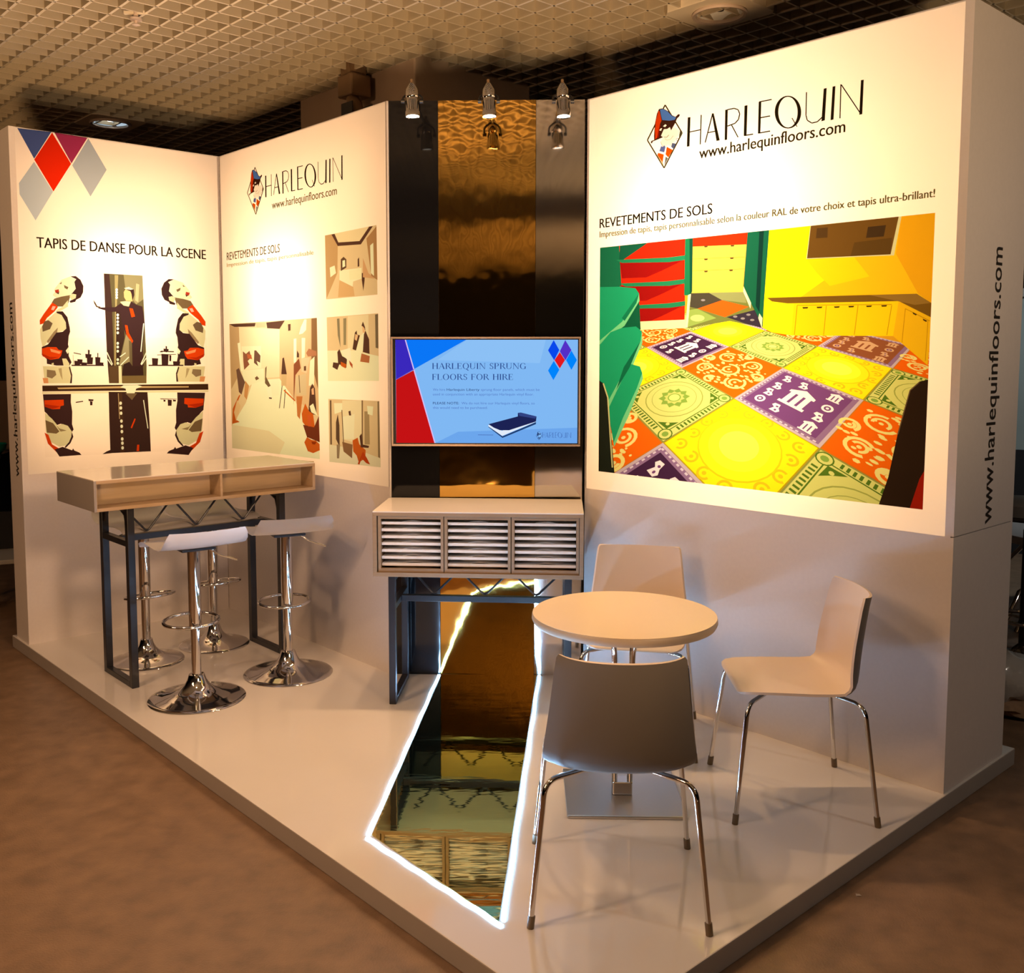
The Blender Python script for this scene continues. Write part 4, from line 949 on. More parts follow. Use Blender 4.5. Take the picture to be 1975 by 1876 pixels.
def spot(u, label):
    x = on_floor(u, 200, 2.79)
    p0 = Vector((ray(u, 190).x / ray(u, 190).y * 4.55, 4.55, PZ + 2.775))
    t = thing('spotlight', label, 'spotlight', p0, 0, 'chrome spotlights above the mirrored tower')
    d = Vector((0.035, -0.10, -1)).normalized(); q = d.to_track_quat('Z', 'Y')
    def prof(name, pr, m):
        bm = bmesh.new(); lathe(bm, [(a * 0.92, b * 1.0) for a, b in pr], 24)
        bmesh.ops.transform(bm, matrix=q.to_matrix().to_4x4(), verts=bm.verts)
        return from_bm(name, bm, m, t, True)
    prof('housing', [(0, -0.088), (0.008, -0.086), (0.014, -0.078), (0.030, -0.052), (0.032, -0.02), (0.030, -0.018), (0.030, 0.0), (0.032, 0.002), (0.033, 0.045), (0.036, 0.048), (0.036, 0.070), (0.033, 0.070), (0.030, 0.058), (0, 0.056)], M['chrome'])
    prof('lens', [(0, 0.0585), (0.0295, 0.0585), (0.031, 0.066), (0, 0.066)], M['lens'])
    bm = bmesh.new()
    bm.free()
    for s in (-1, 1):
        bm = bmesh.new(); tube(bm, [(s * 0.034, 0, 0), (s * 0.050, 0, 0)], 0.010, 12)
        from_bm('pivot_knob', bm, M['black_metal'], t)
    bm = bmesh.new()
    tube(bm, fillet([(-0.044, 0, 0), (-0.044, 0.035, 0.03), (0, 0.06, 0.055), (0.044, 0.035, 0.03), (0.044, 0, 0)], 0.02), 0.005, 8)
    ty = S_.y - 4.55 + 0.02
    tube(bm, [(0, 0.055, 0.05), (0, ty, 0.05)], 0.007, 8)
    tube(bm, fillet([(0, ty - 0.02, 0.05), (0, ty - 0.02, 0.079)], 0.01), 0.008, 8)
    from_bm('arm', bm, M['black_metal'], t, True)
    bm = bmesh.new(); tube(bm, [(0, 0, -0.002), (0, 0, 0.012)], 0.007, 10)
    bmesh.ops.transform(bm, matrix=Matrix.Translation(q.to_matrix() @ Vector((0, 0, -0.098))) @ q.to_matrix().to_4x4(), verts=bm.verts)
    from_bm('cable_entry', bm, M['brass'], t)
    l = lamp('spot lamp', 'SPOT', p0 + d * 0.075, 46, (1.0, 0.60, 0.30), spot_size=1.75, spot_blend=0.7, shadow_soft_size=0.03, aim=p0 + d * 1.0 + Vector((0, -0.22, 0)))
spot(795, 'chrome spotlight in front of the black sheet of the tower'); spot(943, 'chrome spotlight in front of the gold sheet of the tower'); spot(1086, 'chrome spotlight in front of the silver sheet of the tower')

# ------------------------------------------------------------------ gold runner and its light strips
ra_, rb_, rc_, rd_ = on_floor(850, 1298), on_floor(717, 1611), on_floor(962, 1779), on_floor(1038, 1298)
ra_ = E_ + T * 0.256 + Vector((T.y, -T.x, 0)) * 0.004; rd_ = E_ + T * 0.742 + Vector((T.y, -T.x, 0)) * 0.004
bm = bmesh.new(); nx, ny = 10, 46
g = []
for j in range(ny + 1):
    row = []
    for i in range(nx + 1):
        s, t_ = i / nx, j / ny
        p = (ra_.lerp(rd_, s)).lerp(rb_.lerp(rc_, s), t_)
        row.append(bm.verts.new((p.x, p.y, 0.0)))
    g.append(row)
for j in range(ny):
    for i in range(nx): bm.faces.new((g[j][i], g[j + 1][i], g[j + 1][i + 1], g[j][i + 1]))
r = bmesh.ops.extrude_face_region(bm, geom=list(bm.faces))
for e in r['geom']:
    if isinstance(e, bmesh.types.BMVert): e.co.z += 0.003
run = from_bm('runner', bm, M['gold_floor']); run.location.z = PZ + 0.0005
tag(run, 'gold mirror runner lying on the white platform in front of the tower', 'floor runner')
for nm, pts, lab in (('light_strip', [ra_ + T * -0.012 + Vector((0, -0.01, 0)), rb_ + Vector((-0.012, 0.0, 0))], 'glowing white light strip along the left edge of the gold runner'),
                     ('light_strip', [rb_ + Vector((-0.014, -0.020, 0)), rc_ + Vector((0.010, -0.022, 0))], 'glowing white light strip across the front edge of the gold runner'),
                     ('light_strip', [rc_ + Vector((0.014, 0.008, 0)), rd_ + T * 0.012 + Vector((0, -0.01, 0))], 'glowing white light strip along the right edge of the gold runner')):
    bm = bmesh.new(); n = 24; d = (pts[1] - pts[0]).normalized(); sd = Vector((-d.y, d.x, 0)) * 0.0062; rows = []
    for k in range(n + 1):
        p = pts[0].lerp(pts[1], k / n) + sd * (0.35 * math.sin(k * 1.3))
        rows.append([bm.verts.new((p.x + sd.x * s, p.y + sd.y * s, PZ + z)) for s, z in ((-1, 0.0008), (-1, 0.005), (1, 0.005), (1, 0.0008))])
    for a_, b_ in zip(rows, rows[1:]):
        for k in range(4):
            f = bm.faces.new((a_[k], a_[(k + 1) % 4], b_[(k + 1) % 4], b_[k])); f.material_index = 1 if k == 1 else 0
    bm.faces.new(rows[0][::-1]); bm.faces.new(rows[-1])
    o = from_bm(nm, bm, M['led_side'])
    o.data.materials.append(M['led'])
    tag(o, lab, 'light strip', 'light strips around the runner')

# ------------------------------------------------------------------ brochure cabinet on its black frame
ya = math.radians(-4.0)
Tc = Vector((math.cos(ya), math.sin(ya), 0))
o_ = on_floor(755, 957, 0.919) + Vector((0.0, -0.008, 0)); o_.z = PZ
FC = Matrix(((Tc.x, -Tc.y, 0, o_.x), (Tc.y, Tc.x, 0, o_.y), (0, 0, 1, o_.z), (0, 0, 0, 1)))   # x right, y towards the tower, z up
cb = thing('brochure_cabinet', 'plywood brochure cabinet of white trays on a black steel frame under the television', 'cabinet', mw=FC)
CW, CD, C0, C1 = 0.968, 0.445, 0.610, 0.915
X_ = -0.010
bm = bmesh.new()
for lo, hi in (((X_, -CD, C0), (X_ + CW, 0, C0 + 0.02)), ((X_, -CD, C1 - 0.022), (X_ + CW, 0, C1 - 0.006)), ((X_, -CD, C0 + 0.02), (X_ + 0.018, 0, C1 - 0.022)), ((X_ + CW - 0.018, -CD, C0 + 0.02), (X_ + CW, 0, C1 - 0.022))): box(bm, lo, hi, 0.001)
from_bm('carcass', bm, M['oak'], cb)
boxes('top_sheet', [((X_, -CD, C1 - 0.006), (X_ + CW, 0, C1))], M['white_lam'], cb, 0.001)
boxes('back_panel', [((X_ + 0.018, -0.012, C0 + 0.02), (X_ + CW - 0.018, -0.002, C1 - 0.022))], M['inner_dark'], cb)
bays = [(0.026, 0.304), (0.334, 0.613), (0.643, 0.925)]
for (a0, a1) in bays:
    zb, zt_ = C0 + 0.021, C1 - 0.023
    fr = [((a0 - 0.013, -CD + 0.010, zb), (a0, -CD + 0.028, zt_)), ((a1, -CD + 0.010, zb), (a1 + 0.013, -CD + 0.028, zt_)), ((a0, -CD + 0.010, zb), (a1, -CD + 0.028, zb + 0.016)), ((a0, -CD + 0.010, zt_ - 0.014), (a1, -CD + 0.028, zt_)),
          ((a0 - 0.013, -CD + 0.028, zb), (a0 - 0.002, -0.02, zt_)), ((a1 + 0.002, -CD + 0.028, zb), (a1 + 0.013, -0.02, zt_))]
    boxes('tray_frame', fr, M['oak'], cb)
    for k in range(7):
        z = C0 + 0.050 + k * 0.0322
        x0, x1, y0, y1 = a0 + 0.001, a1 - 0.001, -CD + 0.030, -0.03
        cxm, hw, yi = (x0 + x1) / 2, 0.050, y0 + 0.009
        out = [(x0, y1), (x0, yi), (cxm - hw, yi)] + [(cxm - hw * math.cos(PI * q / 10), yi + 0.055 * math.sin(PI * q / 10)) for q in range(1, 10)] + [(cxm + hw, yi), (x1, yi), (x1, y1)]
        bm = bmesh.new()
        lo = [bm.verts.new((p[0], p[1], z)) for p in out]; hi = [bm.verts.new((p[0], p[1], z + 0.006)) for p in out]
        bm.faces.new(lo[::-1]); bm.faces.new(hi)
        for q in range(len(out)): bm.faces.new((lo[q], lo[(q + 1) % len(out)], hi[(q + 1) % len(out)], hi[q]))
        bmesh.ops.triangulate(bm, faces=[f for f in bm.faces if len(f.verts) > 4])
        box(bm, (x0, y0, z - 0.004), (x1, yi, z + 0.0085))
        from_bm('tray', bm, M['tray'], cb)
def leg_frame(name, parent, x, y0, y1, top, s, m):
    bm = bmesh.new()
    for lo, hi in (((x - s / 2, y0, 0), (x + s / 2, y0 + s, top)), ((x - s / 2, y1 - s, 0), (x + s / 2, y1, top)), ((x - s / 2, y0 + s, 0), (x + s / 2, y1 - s, s * 0.8)), ((x - s / 2, y0 + s, top - s * 0.8), (x + s / 2, y1 - s, top))): box(bm, lo, hi, 0.002)
    return from_bm(name, bm, m, parent)
def zigzag(name, parent, pts, r, m):
    bm = bmesh.new(); tube(bm, fillet(pts, 0.02, 4), r, 8)
    return from_bm(name, bm, m, parent, True)
leg_frame('leg_frame', cb, 0.074, -0.43, -0.035, C0, 0.032, M['black_metal']); leg_frame('leg_frame', cb, 0.890, -0.43, -0.035, C0, 0.032, M['black_metal'])
boxes('rail', [((0.09, -0.25, 0.447), (0.874, -0.22, 0.477)), ((0.059, -0.43 + 0.032, 0.447), (0.089, -0.067, 0.475)), ((0.875, -0.43 + 0.032, 0.447), (0.905, -0.067, 0.475))], M['black_metal'], cb, 0.002)
zz = [(0.14, 0.60)]
for k in range(3): zz += [(0.245 + k * 0.247, 0.478), (0.369 + k * 0.247, 0.60)]
zigzag('zigzag_brace', cb, [(x, -0.235, z) for x, z in zz], 0.0055, M['black_metal'])

# ------------------------------------------------------------------ bar table
FB = MAB @ Matrix.Translation((0.53, 0.935, PZ))
bt = thing('bar_table', 'high plywood bar table with open compartments on a black steel frame', 'table', mw=FB)
bx0, bx1, by0, by1, bz0, bz1 = -0.596, 0.589, -0.255, 0.257, 0.900, 1.050
bm = bmesh.new()
for lo, hi in (((bx0 + 0.012, by0, bz0), (bx1, by1, bz0 + 0.016)), ((bx0 + 0.012, by0, bz1 - 0.02), (bx1, by1, bz1 - 0.005)), ((bx1 - 0.016, by0, bz0 + 0.016), (bx1, by1, bz1 - 0.02))): box(bm, lo, hi, 0.001)
from_bm('carcass', bm, M['ply'], bt)
o = boxes('end_panel', [((bx0, by0, bz0), (bx0 + 0.012, by1, bz1 - 0.005))], M['ply_grey'], bt, 0.001); o['label'] = 'grey laminated end'
boxes('back_panel', [((bx0 + 0.012, by1 - 0.135, bz0 + 0.016), (bx1 - 0.016, by1 - 0.123, bz1 - 0.02)), ((bx0 + 0.0121, by0, bz0 + 0.016), (bx0 + 0.014, by1 - 0.002, bz1 - 0.02))], M['ply_in'], bt)
boxes('divider', [((0.036, by1 - 0.123, bz0 + 0.016), (0.048, by1 - 0.004, bz1 - 0.02))], M['ply'], bt)
boxes('top_sheet', [((bx0, by0, bz1 - 0.005), (bx1, by1, bz1))], M['white_lam'], bt, 0.001)
leg_frame('leg_frame', bt, -0.40, -0.185, 0.185, bz0, 0.035, M['black_metal']); leg_frame('leg_frame', bt, 0.425, -0.185, 0.185, bz0, 0.035, M['black_metal'])
boxes('rail', [((-0.382, -0.017, 0.700), (0.407, 0.017, 0.732)), ((-0.416, -0.150, 0.700), (-0.384, 0.150, 0.730)), ((0.409, -0.150, 0.700), (0.441, 0.150, 0.730))], M['black_metal'], bt, 0.002)
zz = [(-0.375, 0.88)]
for k in range(3): zz += [(-0.245 + k * 0.267, 0.735), (-0.112 + k * 0.267, 0.893)]
zigzag('zigzag_brace', bt, [(x, 0, z) for x, z in zz], 0.0055, M['black_metal'])
for x in (-0.40, 0.425):
    for s in (-1, 1):
        bm = bmesh.new(); tube(bm, [(x, s * 0.148, 0.79), (x, s * 0.125, 0.855), (x, s * 0.06, 0.882)], 0.012, 8)
        from_bm('corner_brace', bm, M['black_metal'], bt, True)

# ------------------------------------------------------------------ bar stools
def make_stool(label):
    t = thing('bar_stool', label, 'bar stool', (0, 0, 0), 0, 'chrome bar stools at the bar table')
    bm = bmesh.new()
    lathe(bm, [(0, 0), (0.224, 0), (0.226, 0.003), (0.222, 0.007), (0.20, 0.012), (0.16, 0.019), (0.115, 0.031), (0.082, 0.047), (0.058, 0.068), (0.044, 0.092), (0.036, 0.118), (0.028, 0.120), (0, 0.120)], 64)
    from_bm('base', bm, M['chrome'], t, True)
    bm = bmesh.new(); tube(bm, [(0, 0, 0.115), (0, 0, 0.36)], 0.0225, 24); from_bm('column', bm, M['chrome'], t, True)
    bm = bmesh.new(); lathe(bm, [(0, 0.345), (0.0285, 0.345), (0.0295, 0.35), (0.0295, 0.725), (0, 0.725)], 28); from_bm('sleeve', bm, M['chrome'], t, True)
    bm = bmesh.new()
    tube(bm, [(0.13 * math.sin(2 * PI * k / 40), 0.055 + 0.095 * math.cos(2 * PI * k / 40), 0.365 + 0.012 * math.cos(2 * PI * k / 40)) for k in range(40)], 0.0085, 10, True)
    from_bm('foot_ring', bm, M['chrome'], t, True)
    bm = bmesh.new(); tube(bm, fillet([(0.02, 0.0, 0.722), (0.075, -0.02, 0.715), (0.10, -0.03, 0.69), (0.19, -0.06, 0.655)], 0.03), 0.0045, 8); from_bm('height_lever', bm, M['chrome'], t, True)
    boxes('mount_plate', [((-0.08, -0.08, 0.722), (0.08, 0.08, 0.735))], M['black_metal'], t, 0.003)
    # scooped seat with a rolled lip at the back
    pr = [(0.200, 0.712), (0.190, 0.732), (0.165, 0.744), (0.10, 0.748), (0.03, 0.745), (-0.05, 0.741), (-0.11, 0.743), (-0.150, 0.754), (-0.178, 0.776), (-0.196, 0.806), (-0.204, 0.832)]
    bm = bmesh.new(); nu = 12; rows = []
    for i, (y, z) in enumerate(pr):
        hw_ = 0.198 if 0 < i < len(pr) - 2 else (0.19 if i != len(pr) - 1 else 0.176)
        rows.append([bm.verts.new((hw_ * (2 * k / nu - 1), y, z + 0.006 * (2 * k / nu - 1) ** 2)) for k in range(nu + 1)])
    for a, b in zip(rows, rows[1:]):
        for k in range(nu): bm.faces.new((a[k], a[k + 1], b[k + 1], b[k]))
    bmesh.ops.solidify(bm, geom=list(bm.faces), thickness=0.011)
    from_bm('seat', bm, M['stool_seat'], t, True)
    return t
fa = math.radians(41.87)
s0 = make_stool('bar stool nearest the viewer, in front of the middle of the bar table')
s0.location = (-1.413, 4.549, PZ); s0.rotation_euler = (0, 0, fa - 0.10)
GS = 'chrome bar stools at the bar table'
dup(s0, (-1.055, 4.920, PZ), fa - 0.26, 'bar stool in front of the right end of the bar table')
k1 = dup(s0, (-1.582, 5.431, PZ), fa + PI, 'bar stool behind the bar table near the wall corner')
k2 = dup(s0, (-1.858, 5.131, PZ), fa + PI + 0.05, 'bar stool behind the left end of the bar table, near its leg frame')

for k in (k1, k2):
    for c in k.children:
        if c.name.startswith('base'): c.scale = (0.855, 0.855, 1)

# ------------------------------------------------------------------ round table
rt = thing('round_table', 'round cream table with chrome stem on a square steel base plate', 'table', (0.478, 3.515, PZ), -0.03)
bm = bmesh.new(); lathe(bm, [(0, 0.6855), (0.333, 0.6855), (0.334, 0.6865), (0.334, 0.6875), (0, 0.6875)], 96); from_bm('table_top', bm, M['table_top'], rt, True)
bm = bmesh.new(); lathe(bm, [(0, 0.652), (0.318, 0.652), (0.331, 0.656), (0.337, 0.668), (0.336, 0.680), (0.333, 0.6855), (0, 0.6855)], 96); o = from_bm('table_edge', bm, M['table_edge'], rt, True); o['label'] = 'beige rounded edge'
boxes('base_plate', [((-0.212, -0.20, 0), (0.212, 0.20, 0.012))], M['steel'], rt, 0.004)
boxes('foot_block', [((-0.036, -0.03, 0.012), (0.036, 0.03, 0.06))], M['chrome'], rt, 0.004)
for sx in (-1, 1):
    for sy in (-1, 1):
        bm = bmesh.new()
        tube(bm, fillet([(sx * 0.028, sy * 0.02, 0.05), (sx * 0.033, sy * 0.024, 0.56), (sx * 0.055, sy * 0.05, 0.635), (sx * 0.17, sy * 0.17, 0.648)], 0.06), 0.0085, 12)
        from_bm('stem_rod', bm, M['chrome'], rt, True)

# ------------------------------------------------------------------ chairs
def make_chair(label):
    t = thing('chair', label, 'chair', (0, 0, 0), 0, 'cream shell chairs around the round table')
    # (y, z, half width, how far the edges curl forward / up)
    pr = [(0.226, 0.436, 0.150, 0.0, 0.002), (0.222, 0.442, 0.172, 0.0, 0.003), (0.205, 0.447, 0.190, 0, 0.004), (0.17, 0.449, 0.200, 0, 0.005), (0.11, 0.448, 0.206, 0, 0.007), (0.05, 0.445, 0.210, 0, 0.010), (-0.02, 0.440, 0.213, 0, 0.014), (-0.09, 0.435, 0.214, 0.0, 0.020),
          (-0.140, 0.434, 0.216, 0.012, 0.024), (-0.172, 0.440, 0.216, 0.030, 0.030), (-0.194, 0.454, 0.215, 0.046, 0.030), (-0.206, 0.476, 0.213, 0.058, 0.024), (-0.213, 0.510, 0.209, 0.064, 0.012), (-0.219, 0.56, 0.203, 0.066, 0.004), (-0.227, 0.62, 0.195, 0.066, 0), (-0.236, 0.68, 0.188, 0.064, 0), (-0.246, 0.74, 0.181, 0.062, 0.002), (-0.253, 0.772, 0.176, 0.060, 0.004), (-0.255, 0.780, 0.170, 0.058, 0.004)]
    nu = 16; rows = []
    for y, z, hw_, cf, cu in pr:
        rows.append([Vector((hw_ * math.sin((2 * k / nu - 1) * 1.2) / math.sin(1.2), y + cf * (2 * k / nu - 1) ** 2, z + cu * abs(2 * k / nu - 1) ** 2.4)) for k in range(nu + 1)])
    nr = len(rows); bm = bmesh.new(); TK = 0.009; back = []
    for i in range(nr):
        line = []
        for k in range(nu + 1):
            du = rows[i][min(nu, k + 1)] - rows[i][max(0, k - 1)]; dv = rows[min(nr - 1, i + 1)][k] - rows[max(0, i - 1)][k]
            line.append(rows[i][k] + du.cross(dv).normalized() * TK)      # towards the underside and the outside of the back
        back.append(line)
    vi = [[bm.verts.new(p) for p in r] for r in rows]; vo = [[bm.verts.new(p) for p in r] for r in back]
    for i in range(nr - 1):
        for k in range(nu):
            bm.faces.new((vi[i][k], vi[i][k + 1], vi[i + 1][k + 1], vi[i + 1][k]))
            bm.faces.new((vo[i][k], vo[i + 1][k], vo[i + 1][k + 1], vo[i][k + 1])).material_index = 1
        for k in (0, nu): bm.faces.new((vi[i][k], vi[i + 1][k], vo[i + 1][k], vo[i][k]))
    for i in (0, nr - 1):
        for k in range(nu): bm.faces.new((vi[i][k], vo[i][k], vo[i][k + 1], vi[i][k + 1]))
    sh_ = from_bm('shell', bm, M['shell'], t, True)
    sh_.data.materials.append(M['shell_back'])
    boxes('under_frame', [((-0.075, -0.11, 0.412), (0.075, 0.11, 0.424))], M['steel'], t, 0.003)
    for sx in (-1, 1):
        for sy in (-1, 1):
            bm = bmesh.new()
            tube(bm, fillet([(sx * 0.06, sy * 0.085, 0.416), (sx * 0.212, sy * 0.200, 0.414), (sx * 0.252, sy * 0.245, 0.004)], 0.045, 8), 0.0082, 12)
            lg = from_bm('leg', bm, M['chrome'], t, True)
            bm = bmesh.new(); d = Vector((sx * 0.039, sy * 0.042, -0.38)).normalized(); e = Vector((sx * 0.252, sy * 0.245, 0.0))
            tube(bm, [e, e - d * 0.035], 0.0108, 12)
            from_bm('foot_cap', bm, M['rubber'], lg)
    return t
GC = 'cream shell chairs around the round table'
c0_ = make_chair('cream shell chair in front, its back turned to the viewer')
c0_.location = (0.374, 2.887, PZ); c0_.rotation_euler = (0, 0, math.radians(-4))
dup(c0_, (1.098, 3.523, PZ), math.radians(87.3), 'cream shell chair seen from the side, right of the round table')
dup(c0_, (0.609, 4.090, PZ), math.radians(169), 'cream shell chair behind the round table, facing the viewer')

# ------------------------------------------------------------------ ceiling fittings
def downlight(px, py, lit, label, r):
    t = thing('ceiling_downlight', label, 'ceiling light', (px, py, ZC), th)
    s = 0.205
    bm = bmesh.new(); n = 40
    ci = [bm.verts.new((r * 1.08 * math.cos(2 * PI * (k + .5) / n), r * 1.08 * math.sin(2 * PI * (k + .5) / n), -0.004)) for k in range(n)]
    sq = []
    for k in range(n):
        a = 2 * PI * (k + .5) / n; c_, s_ = math.cos(a), math.sin(a); q = s / max(abs(c_), abs(s_)); sq.append(bm.verts.new((q * c_, q * s_, -0.004)))
    for k in range(n): bm.faces.new((ci[k], ci[(k + 1) % n], sq[(k + 1) % n], sq[k]))
    rr = bmesh.ops.extrude_face_region(bm, geom=list(bm.faces))
    for e in rr['geom']:
        if isinstance(e, bmesh.types.BMVert): e.co.z += 0.09
    from_bm('mounting_plate', bm, M['grid'], t)
    bm = bmesh.new(); lathe(bm, [(r * 1.07, 0.085), (r * 1.06, -0.004), (r * 1.10, -0.012), (r * 1.06, -0.020), (r * 0.93, -0.016), (r * 0.92, 0.0), (r * 0.95, 0.085)], 48); from_bm('rim', bm, M['trim'], t, True)
    bm = bmesh.new(); lathe(bm, [(r * 0.92, 0.0), (r * 0.7, 0.035), (r * 0.4, 0.06), (0, 0.07)], 48)
    from_bm('reflector', bm, M['down_glow'] if lit else M['lamp_glass'], t, True)
    bm = bmesh.new(); tube(bm, [(0, 0, 0.068), (0, 0, 0.01)], 0.022, 14); from_bm('bulb', bm, M['lens'] if lit else M['chrome'], t, True)
d1, d2 = on_floor(1388, 24, ZC - PZ), on_floor(213, 236, ZC - PZ)
downlight(d1.x, d1.y, False, 'unlit round ceiling downlight over the right poster', 0.128)
downlight(d2.x, d2.y, True, 'glowing bluish ceiling downlight beyond the left poster', 0.135)
lamp('downlight bulb', 'SPOT', (d2.x, d2.y, ZC - 0.03), 6, (0.7, 0.85, 1.0), spot_size=2.4, spot_blend=0.8, shadow_soft_size=0.08, aim=(d2.x, d2.y, 0))
# shaded lamp on the column
pc = on_floor(690, 175, ZC - PZ - 0.12)
cl = thing('ceiling_spotlight', 'brown theatre lamp hanging at the column above the back wall', 'ceiling spotlight', (pc.x, pc.y, ZC), th)
kx = 0.30
k = Vector((-0.666, 5.72, 0))
q_ = on_floor(684, 143, ZC - PZ); cl.location = (q_.x, q_.y - 0.06, ZC)
boxes('bracket', [((-0.06, -0.05, -0.03), (0.06, 0.05, 0.10))], M['brass'], cl)
boxes('housing', [((-0.075, -0.085, -0.165), (0.075, 0.07, -0.03))], M['brass'], cl, 0.012)
bm = bmesh.new(); tube(bm, [(-0.03, -0.02, -0.165), (-0.02, -0.04, -0.21), (-0.01, -0.05, -0.30)], [0.035, 0.048, 0.056], 20); from_bm('lamp_head', bm, M['brass'], cl, True)
for x in (-0.085, 0.060):
    boxes('barn_door', [((x, -0.11, -0.32), (x + 0.006, 0.01, -0.21))], M['black_metal'], cl)
# small sprinkler on the ceiling
sp = on_floor(262, 26, ZC - PZ)
st_ = thing('ceiling_sprinkler', 'small pale fitting hanging from the ceiling grid, upper left', 'sprinkler', (sp.x, sp.y, ZC))
bm = bmesh.new(); lathe(bm, [(0, 0.06), (0.012, 0.06), (0.012, -0.02), (0.03, -0.024), (0.03, -0.034), (0.008, -0.036), (0.008, -0.055), (0.022, -0.058), (0, -0.066)], 16); from_bm('head', bm, M['trim'], st_, True)
boxes('bar', [((-0.06, -0.008, -0.004), (0.06, 0.008, 0.012))], M['grid'], st_)

# ------------------------------------------------------------------ beyond the stand, right
def at(u, v, dist):
    d = ray(u, v); return Vector((0, 0, CAMZ)) + d * (dist / math.hypot(d.x, d.y))
g1 = at(1985, 740, 9.5)
gs = thing('glass_screen', 'tall frosted glass screen with pale rail far behind the right wall', 'glass screen', (g1.x, g1.y, 0), -0.45)
boxes('pane', [((-1.0, -0.01, 0.9), (1.6, 0.01, 2.20))], M['frosted'], gs); boxes('rail', [((-1.0, -0.03, 2.20), (1.6, 0.03, 2.27))], M['pale'], gs); boxes('base_panel', [((-1.0, -0.02, 0), (1.6, 0.02, 0.9))], M['dark'], gs)
def floor_under(u, v): return on_floor(u, v, -PZ)
q = floor_under(1972, 1270)
bs = thing('swivel_stool', 'grey cushioned stool with chrome base beyond the right wall', 'stool', (q.x, q.y, 0))
def sat(v): 
    d = ray(1972, v); return CAMZ + d.z * math.hypot(q.x, q.y) / math.hypot(d.x, d.y)
bm = bmesh.new(); lathe(bm, [(0, 0), (0.23, 0), (0.235, 0.01), (0.20, 0.025), (0.06, 0.05), (0.03, 0.08), (0, 0.08)], 36); from_bm('base', bm, M['chrome'], bs, True)
bm = bmesh.new(); tube(bm, [(0, 0, 0.07), (0, 0, sat(1000) - 0.06)], 0.025, 16); from_bm('column', bm, M['black_metal'], bs, True)
zt = sat(962)
bm = bmesh.new(); lathe(bm, [(0, zt - 0.10), (0.18, zt - 0.10), (0.20, zt - 0.08), (0.20, zt - 0.02), (0.17, zt), (0, zt + 0.005)], 36); from_bm('cushion', bm, M['grey_seat'], bs, True)
bm = bmesh.new(); lathe(bm, [(0.205, zt - 0.105), (0.212, zt - 0.095), (0.205, zt - 0.085)], 36); from_bm('piping', bm, M['black_metal'], bs, True)
zr = sat(1192)
bm = bmesh.new(); tube(bm, [(0.16 * math.cos(2 * PI * k / 30), 0.16 * math.sin(2 * PI * k / 30), zr) for k in range(30)], 0.011, 8, True)
for k in range(3): tube(bm, [(0.02 * math.cos(k * 2.1), 0.02 * math.sin(k * 2.1), zr), (0.16 * math.cos(k * 2.1), 0.16 * math.sin(k * 2.1), zr)], 0.008, 8)
from_bm('foot_ring', bm, M['chrome'], bs, True)
q2 = floor_under(1990, 1185)
ft = thing('folding_table', 'folding table with crossed chrome legs behind the grey stool', 'table', (q2.x, q2.y, 0), 0.3)
def z2(v):
    d = ray(1972, v); return CAMZ + d.z * math.hypot(q2.x, q2.y) / math.hypot(d.x, d.y)
h2 = z2(1012)
boxes('table_top', [((-0.42, -0.35, h2 - 0.05), (0.6, 0.35, h2))], M['ply_grey'], ft, 0.004)
for a_, b_ in ((-0.30, 0.05), (-0.18, 0.16)):
    bm = bmesh.new(); tube(bm, [(0.35 + a_ * .3, -0.3, h2 - 0.05), (a_ - 0.12, -0.3, 0.25), (a_ - 0.25, -0.3, 0.0)], 0.016, 10); from_bm('leg', bm, M['chrome'], ft, True)
bm = bmesh.new(); tube(bm, [(-0.3, 0.3, 0.0), (0.4, 0.3, h2 - 0.05)], 0.016, 10); from_bm('leg', bm, M['chrome'], ft, True)
q3 = floor_under(1962, 1388)
pb = thing('plastic_bag', 'clear plastic bag of wood shavings on the floor behind the right wall', 'bag', (q3.x + 0.03, q3.y + 0.12, 0))
def blob(name, sx, sy, sz, m, seed, parent, z0=0.0):
    rnd = random.Random(seed); bm = bmesh.new(); bmesh.ops.create_icosphere(bm, subdivisions=3, radius=1)
    for v in bm.verts:
        k = 1 + 0.14 * (rnd.random() - .5) + 0.12 * math.sin(v.co.x * 7 + seed) * math.cos(v.co.z * 6)
        z = v.co.z * k
        v.co = (v.co.x * sx * k, v.co.y * sy * k, z0 + max(0.0, (z * 0.5 + 0.42)) * sz)
    return from_bm(name, bm, m, parent, True)
blob('film', 0.17, 0.15, 0.27, M['bag'], 3, pb, 0.04); blob('shavings', 0.19, 0.16, 0.13, M['shavings'], 5, pb, 0.0)
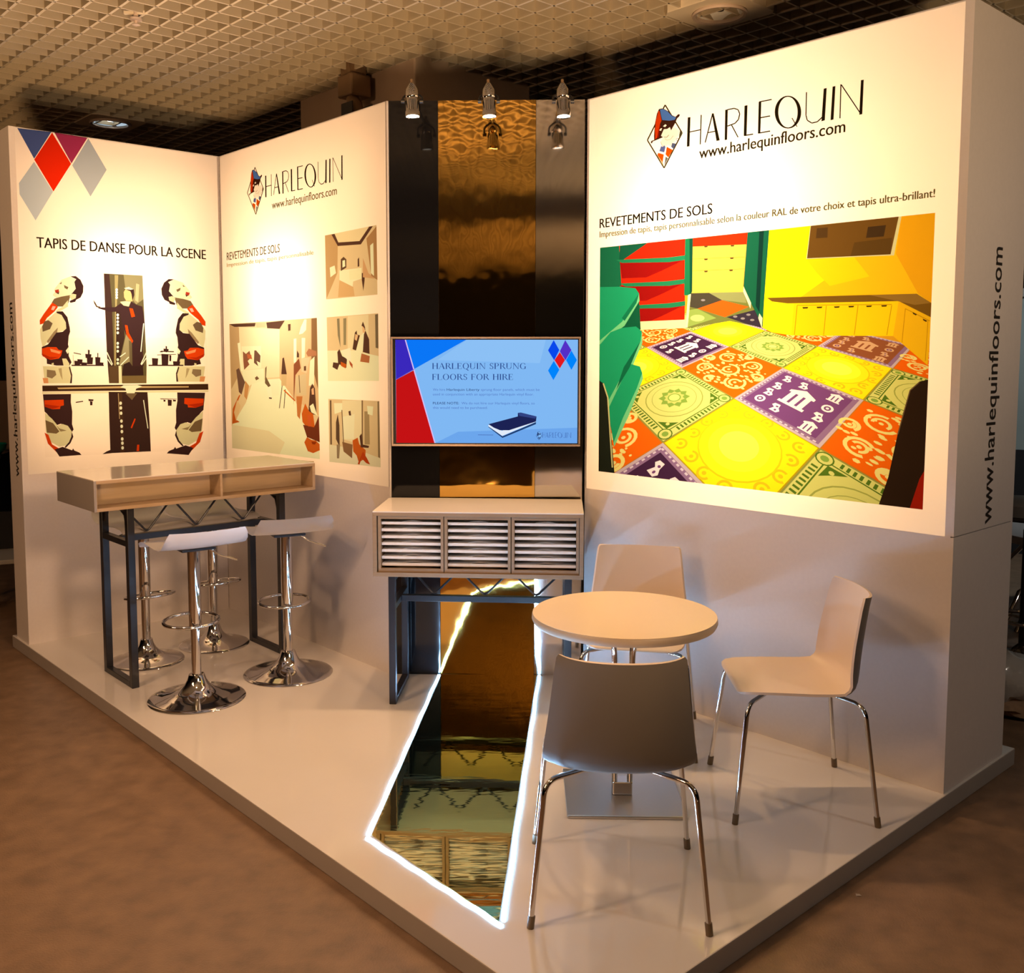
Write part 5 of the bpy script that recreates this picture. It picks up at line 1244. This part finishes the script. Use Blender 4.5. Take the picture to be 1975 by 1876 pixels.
# ------------------------------------------------------------------ beyond the stand, left
q4 = at(2, 900, 9.0)
ct = thing('dark_counter', 'black counter behind the left wall at the photo edge', 'counter', (q4.x - 0.55, q4.y, 0), 0.2)
def z4(v):
    d = ray(4, v); return CAMZ + d.z * 9.0 / math.hypot(d.x, d.y)
hc = z4(872)
boxes('body', [((-0.6, -0.3, 0.1), (0.55, 0.3, hc - 0.03))], M['dark'], ct); boxes('worktop', [((-0.65, -0.33, hc - 0.03), (0.60, 0.33, hc))], M['tv_black'], ct)
boxes('plinth', [((-0.55, -0.25, 0), (0.5, 0.25, 0.1))], M['dark'], ct)
gb = thing('glass_bowl', 'green glass bowl on the black counter behind the left wall', 'bowl', (q4.x + 0.01, q4.y - 0.12, hc))
bm = bmesh.new(); lathe(bm, [(0, 0), (0.05, 0), (0.085, 0.03), (0.10, 0.08), (0.095, 0.085), (0.08, 0.04), (0.045, 0.012), (0, 0.01)], 28); from_bm('bowl', bm, M['green_glass'], gb, True)
bd_ = boxes('brown_board', [((-0.5, 0.2, 0), (0.12, 0.225, z4(735) - hc))], M['kraft'], None, 0.002); bd_.location = (q4.x - 0.0, q4.y, hc); tag(bd_, 'brown board standing on the black counter behind the left wall', 'board')
q5 = floor_under(16, 1190)
sc_ = thing('side_chair', 'pale angled chair foot in the dark beyond the left wall', 'chair', (q5.x - 0.1, q5.y + 0.3, 0), 0.4)
bm = bmesh.new(); box(bm, (-0.25, -0.22, 0.33), (0.22, 0.22, 0.36), 0.005); from_bm('seat', bm, M['pale'], sc_)
for sx, sy in ((-1, -1), (1, -1), (1, 1), (-1, 1)):
    bm = bmesh.new(); tube(bm, [(sx * 0.15, sy * 0.17, 0.335), (sx * 0.24, sy * 0.2, 0.0)], [0.03, 0.016], 10); from_bm('leg', bm, M['pale'], sc_, True)
boxes('backrest', [((-0.25, 0.20, 0.36), (0.22, 0.22, 0.62))], M['dark'], sc_)
ps = on_floor(1655, 1727, -PZ)
bm = bmesh.new(); vv = [bm.verts.new(p) for p in ((-0.008, -0.004, 0.0), (0.009, -0.006, 0.002), (0.006, 0.006, 0.001), (-0.006, 0.005, 0.003))]; bm.faces.new(vv); bmesh.ops.solidify(bm, geom=list(bm.faces), thickness=0.001)
o = from_bm('paper_scrap', bm, M['white_lam']); o.location = (ps.x, ps.y, 0.0015); tag(o, 'tiny pale paper scrap on the brown floor right of the platform', 'scrap')
ps = on_floor(166, 1291, -PZ)
o2 = o.copy(); COL.objects.link(o2); o2.location = (ps.x, ps.y, 0.0015); o2.scale = (1.3, 1.3, 1.3); o2['label'] = 'tiny pale paper scrap on the brown floor left of the platform'
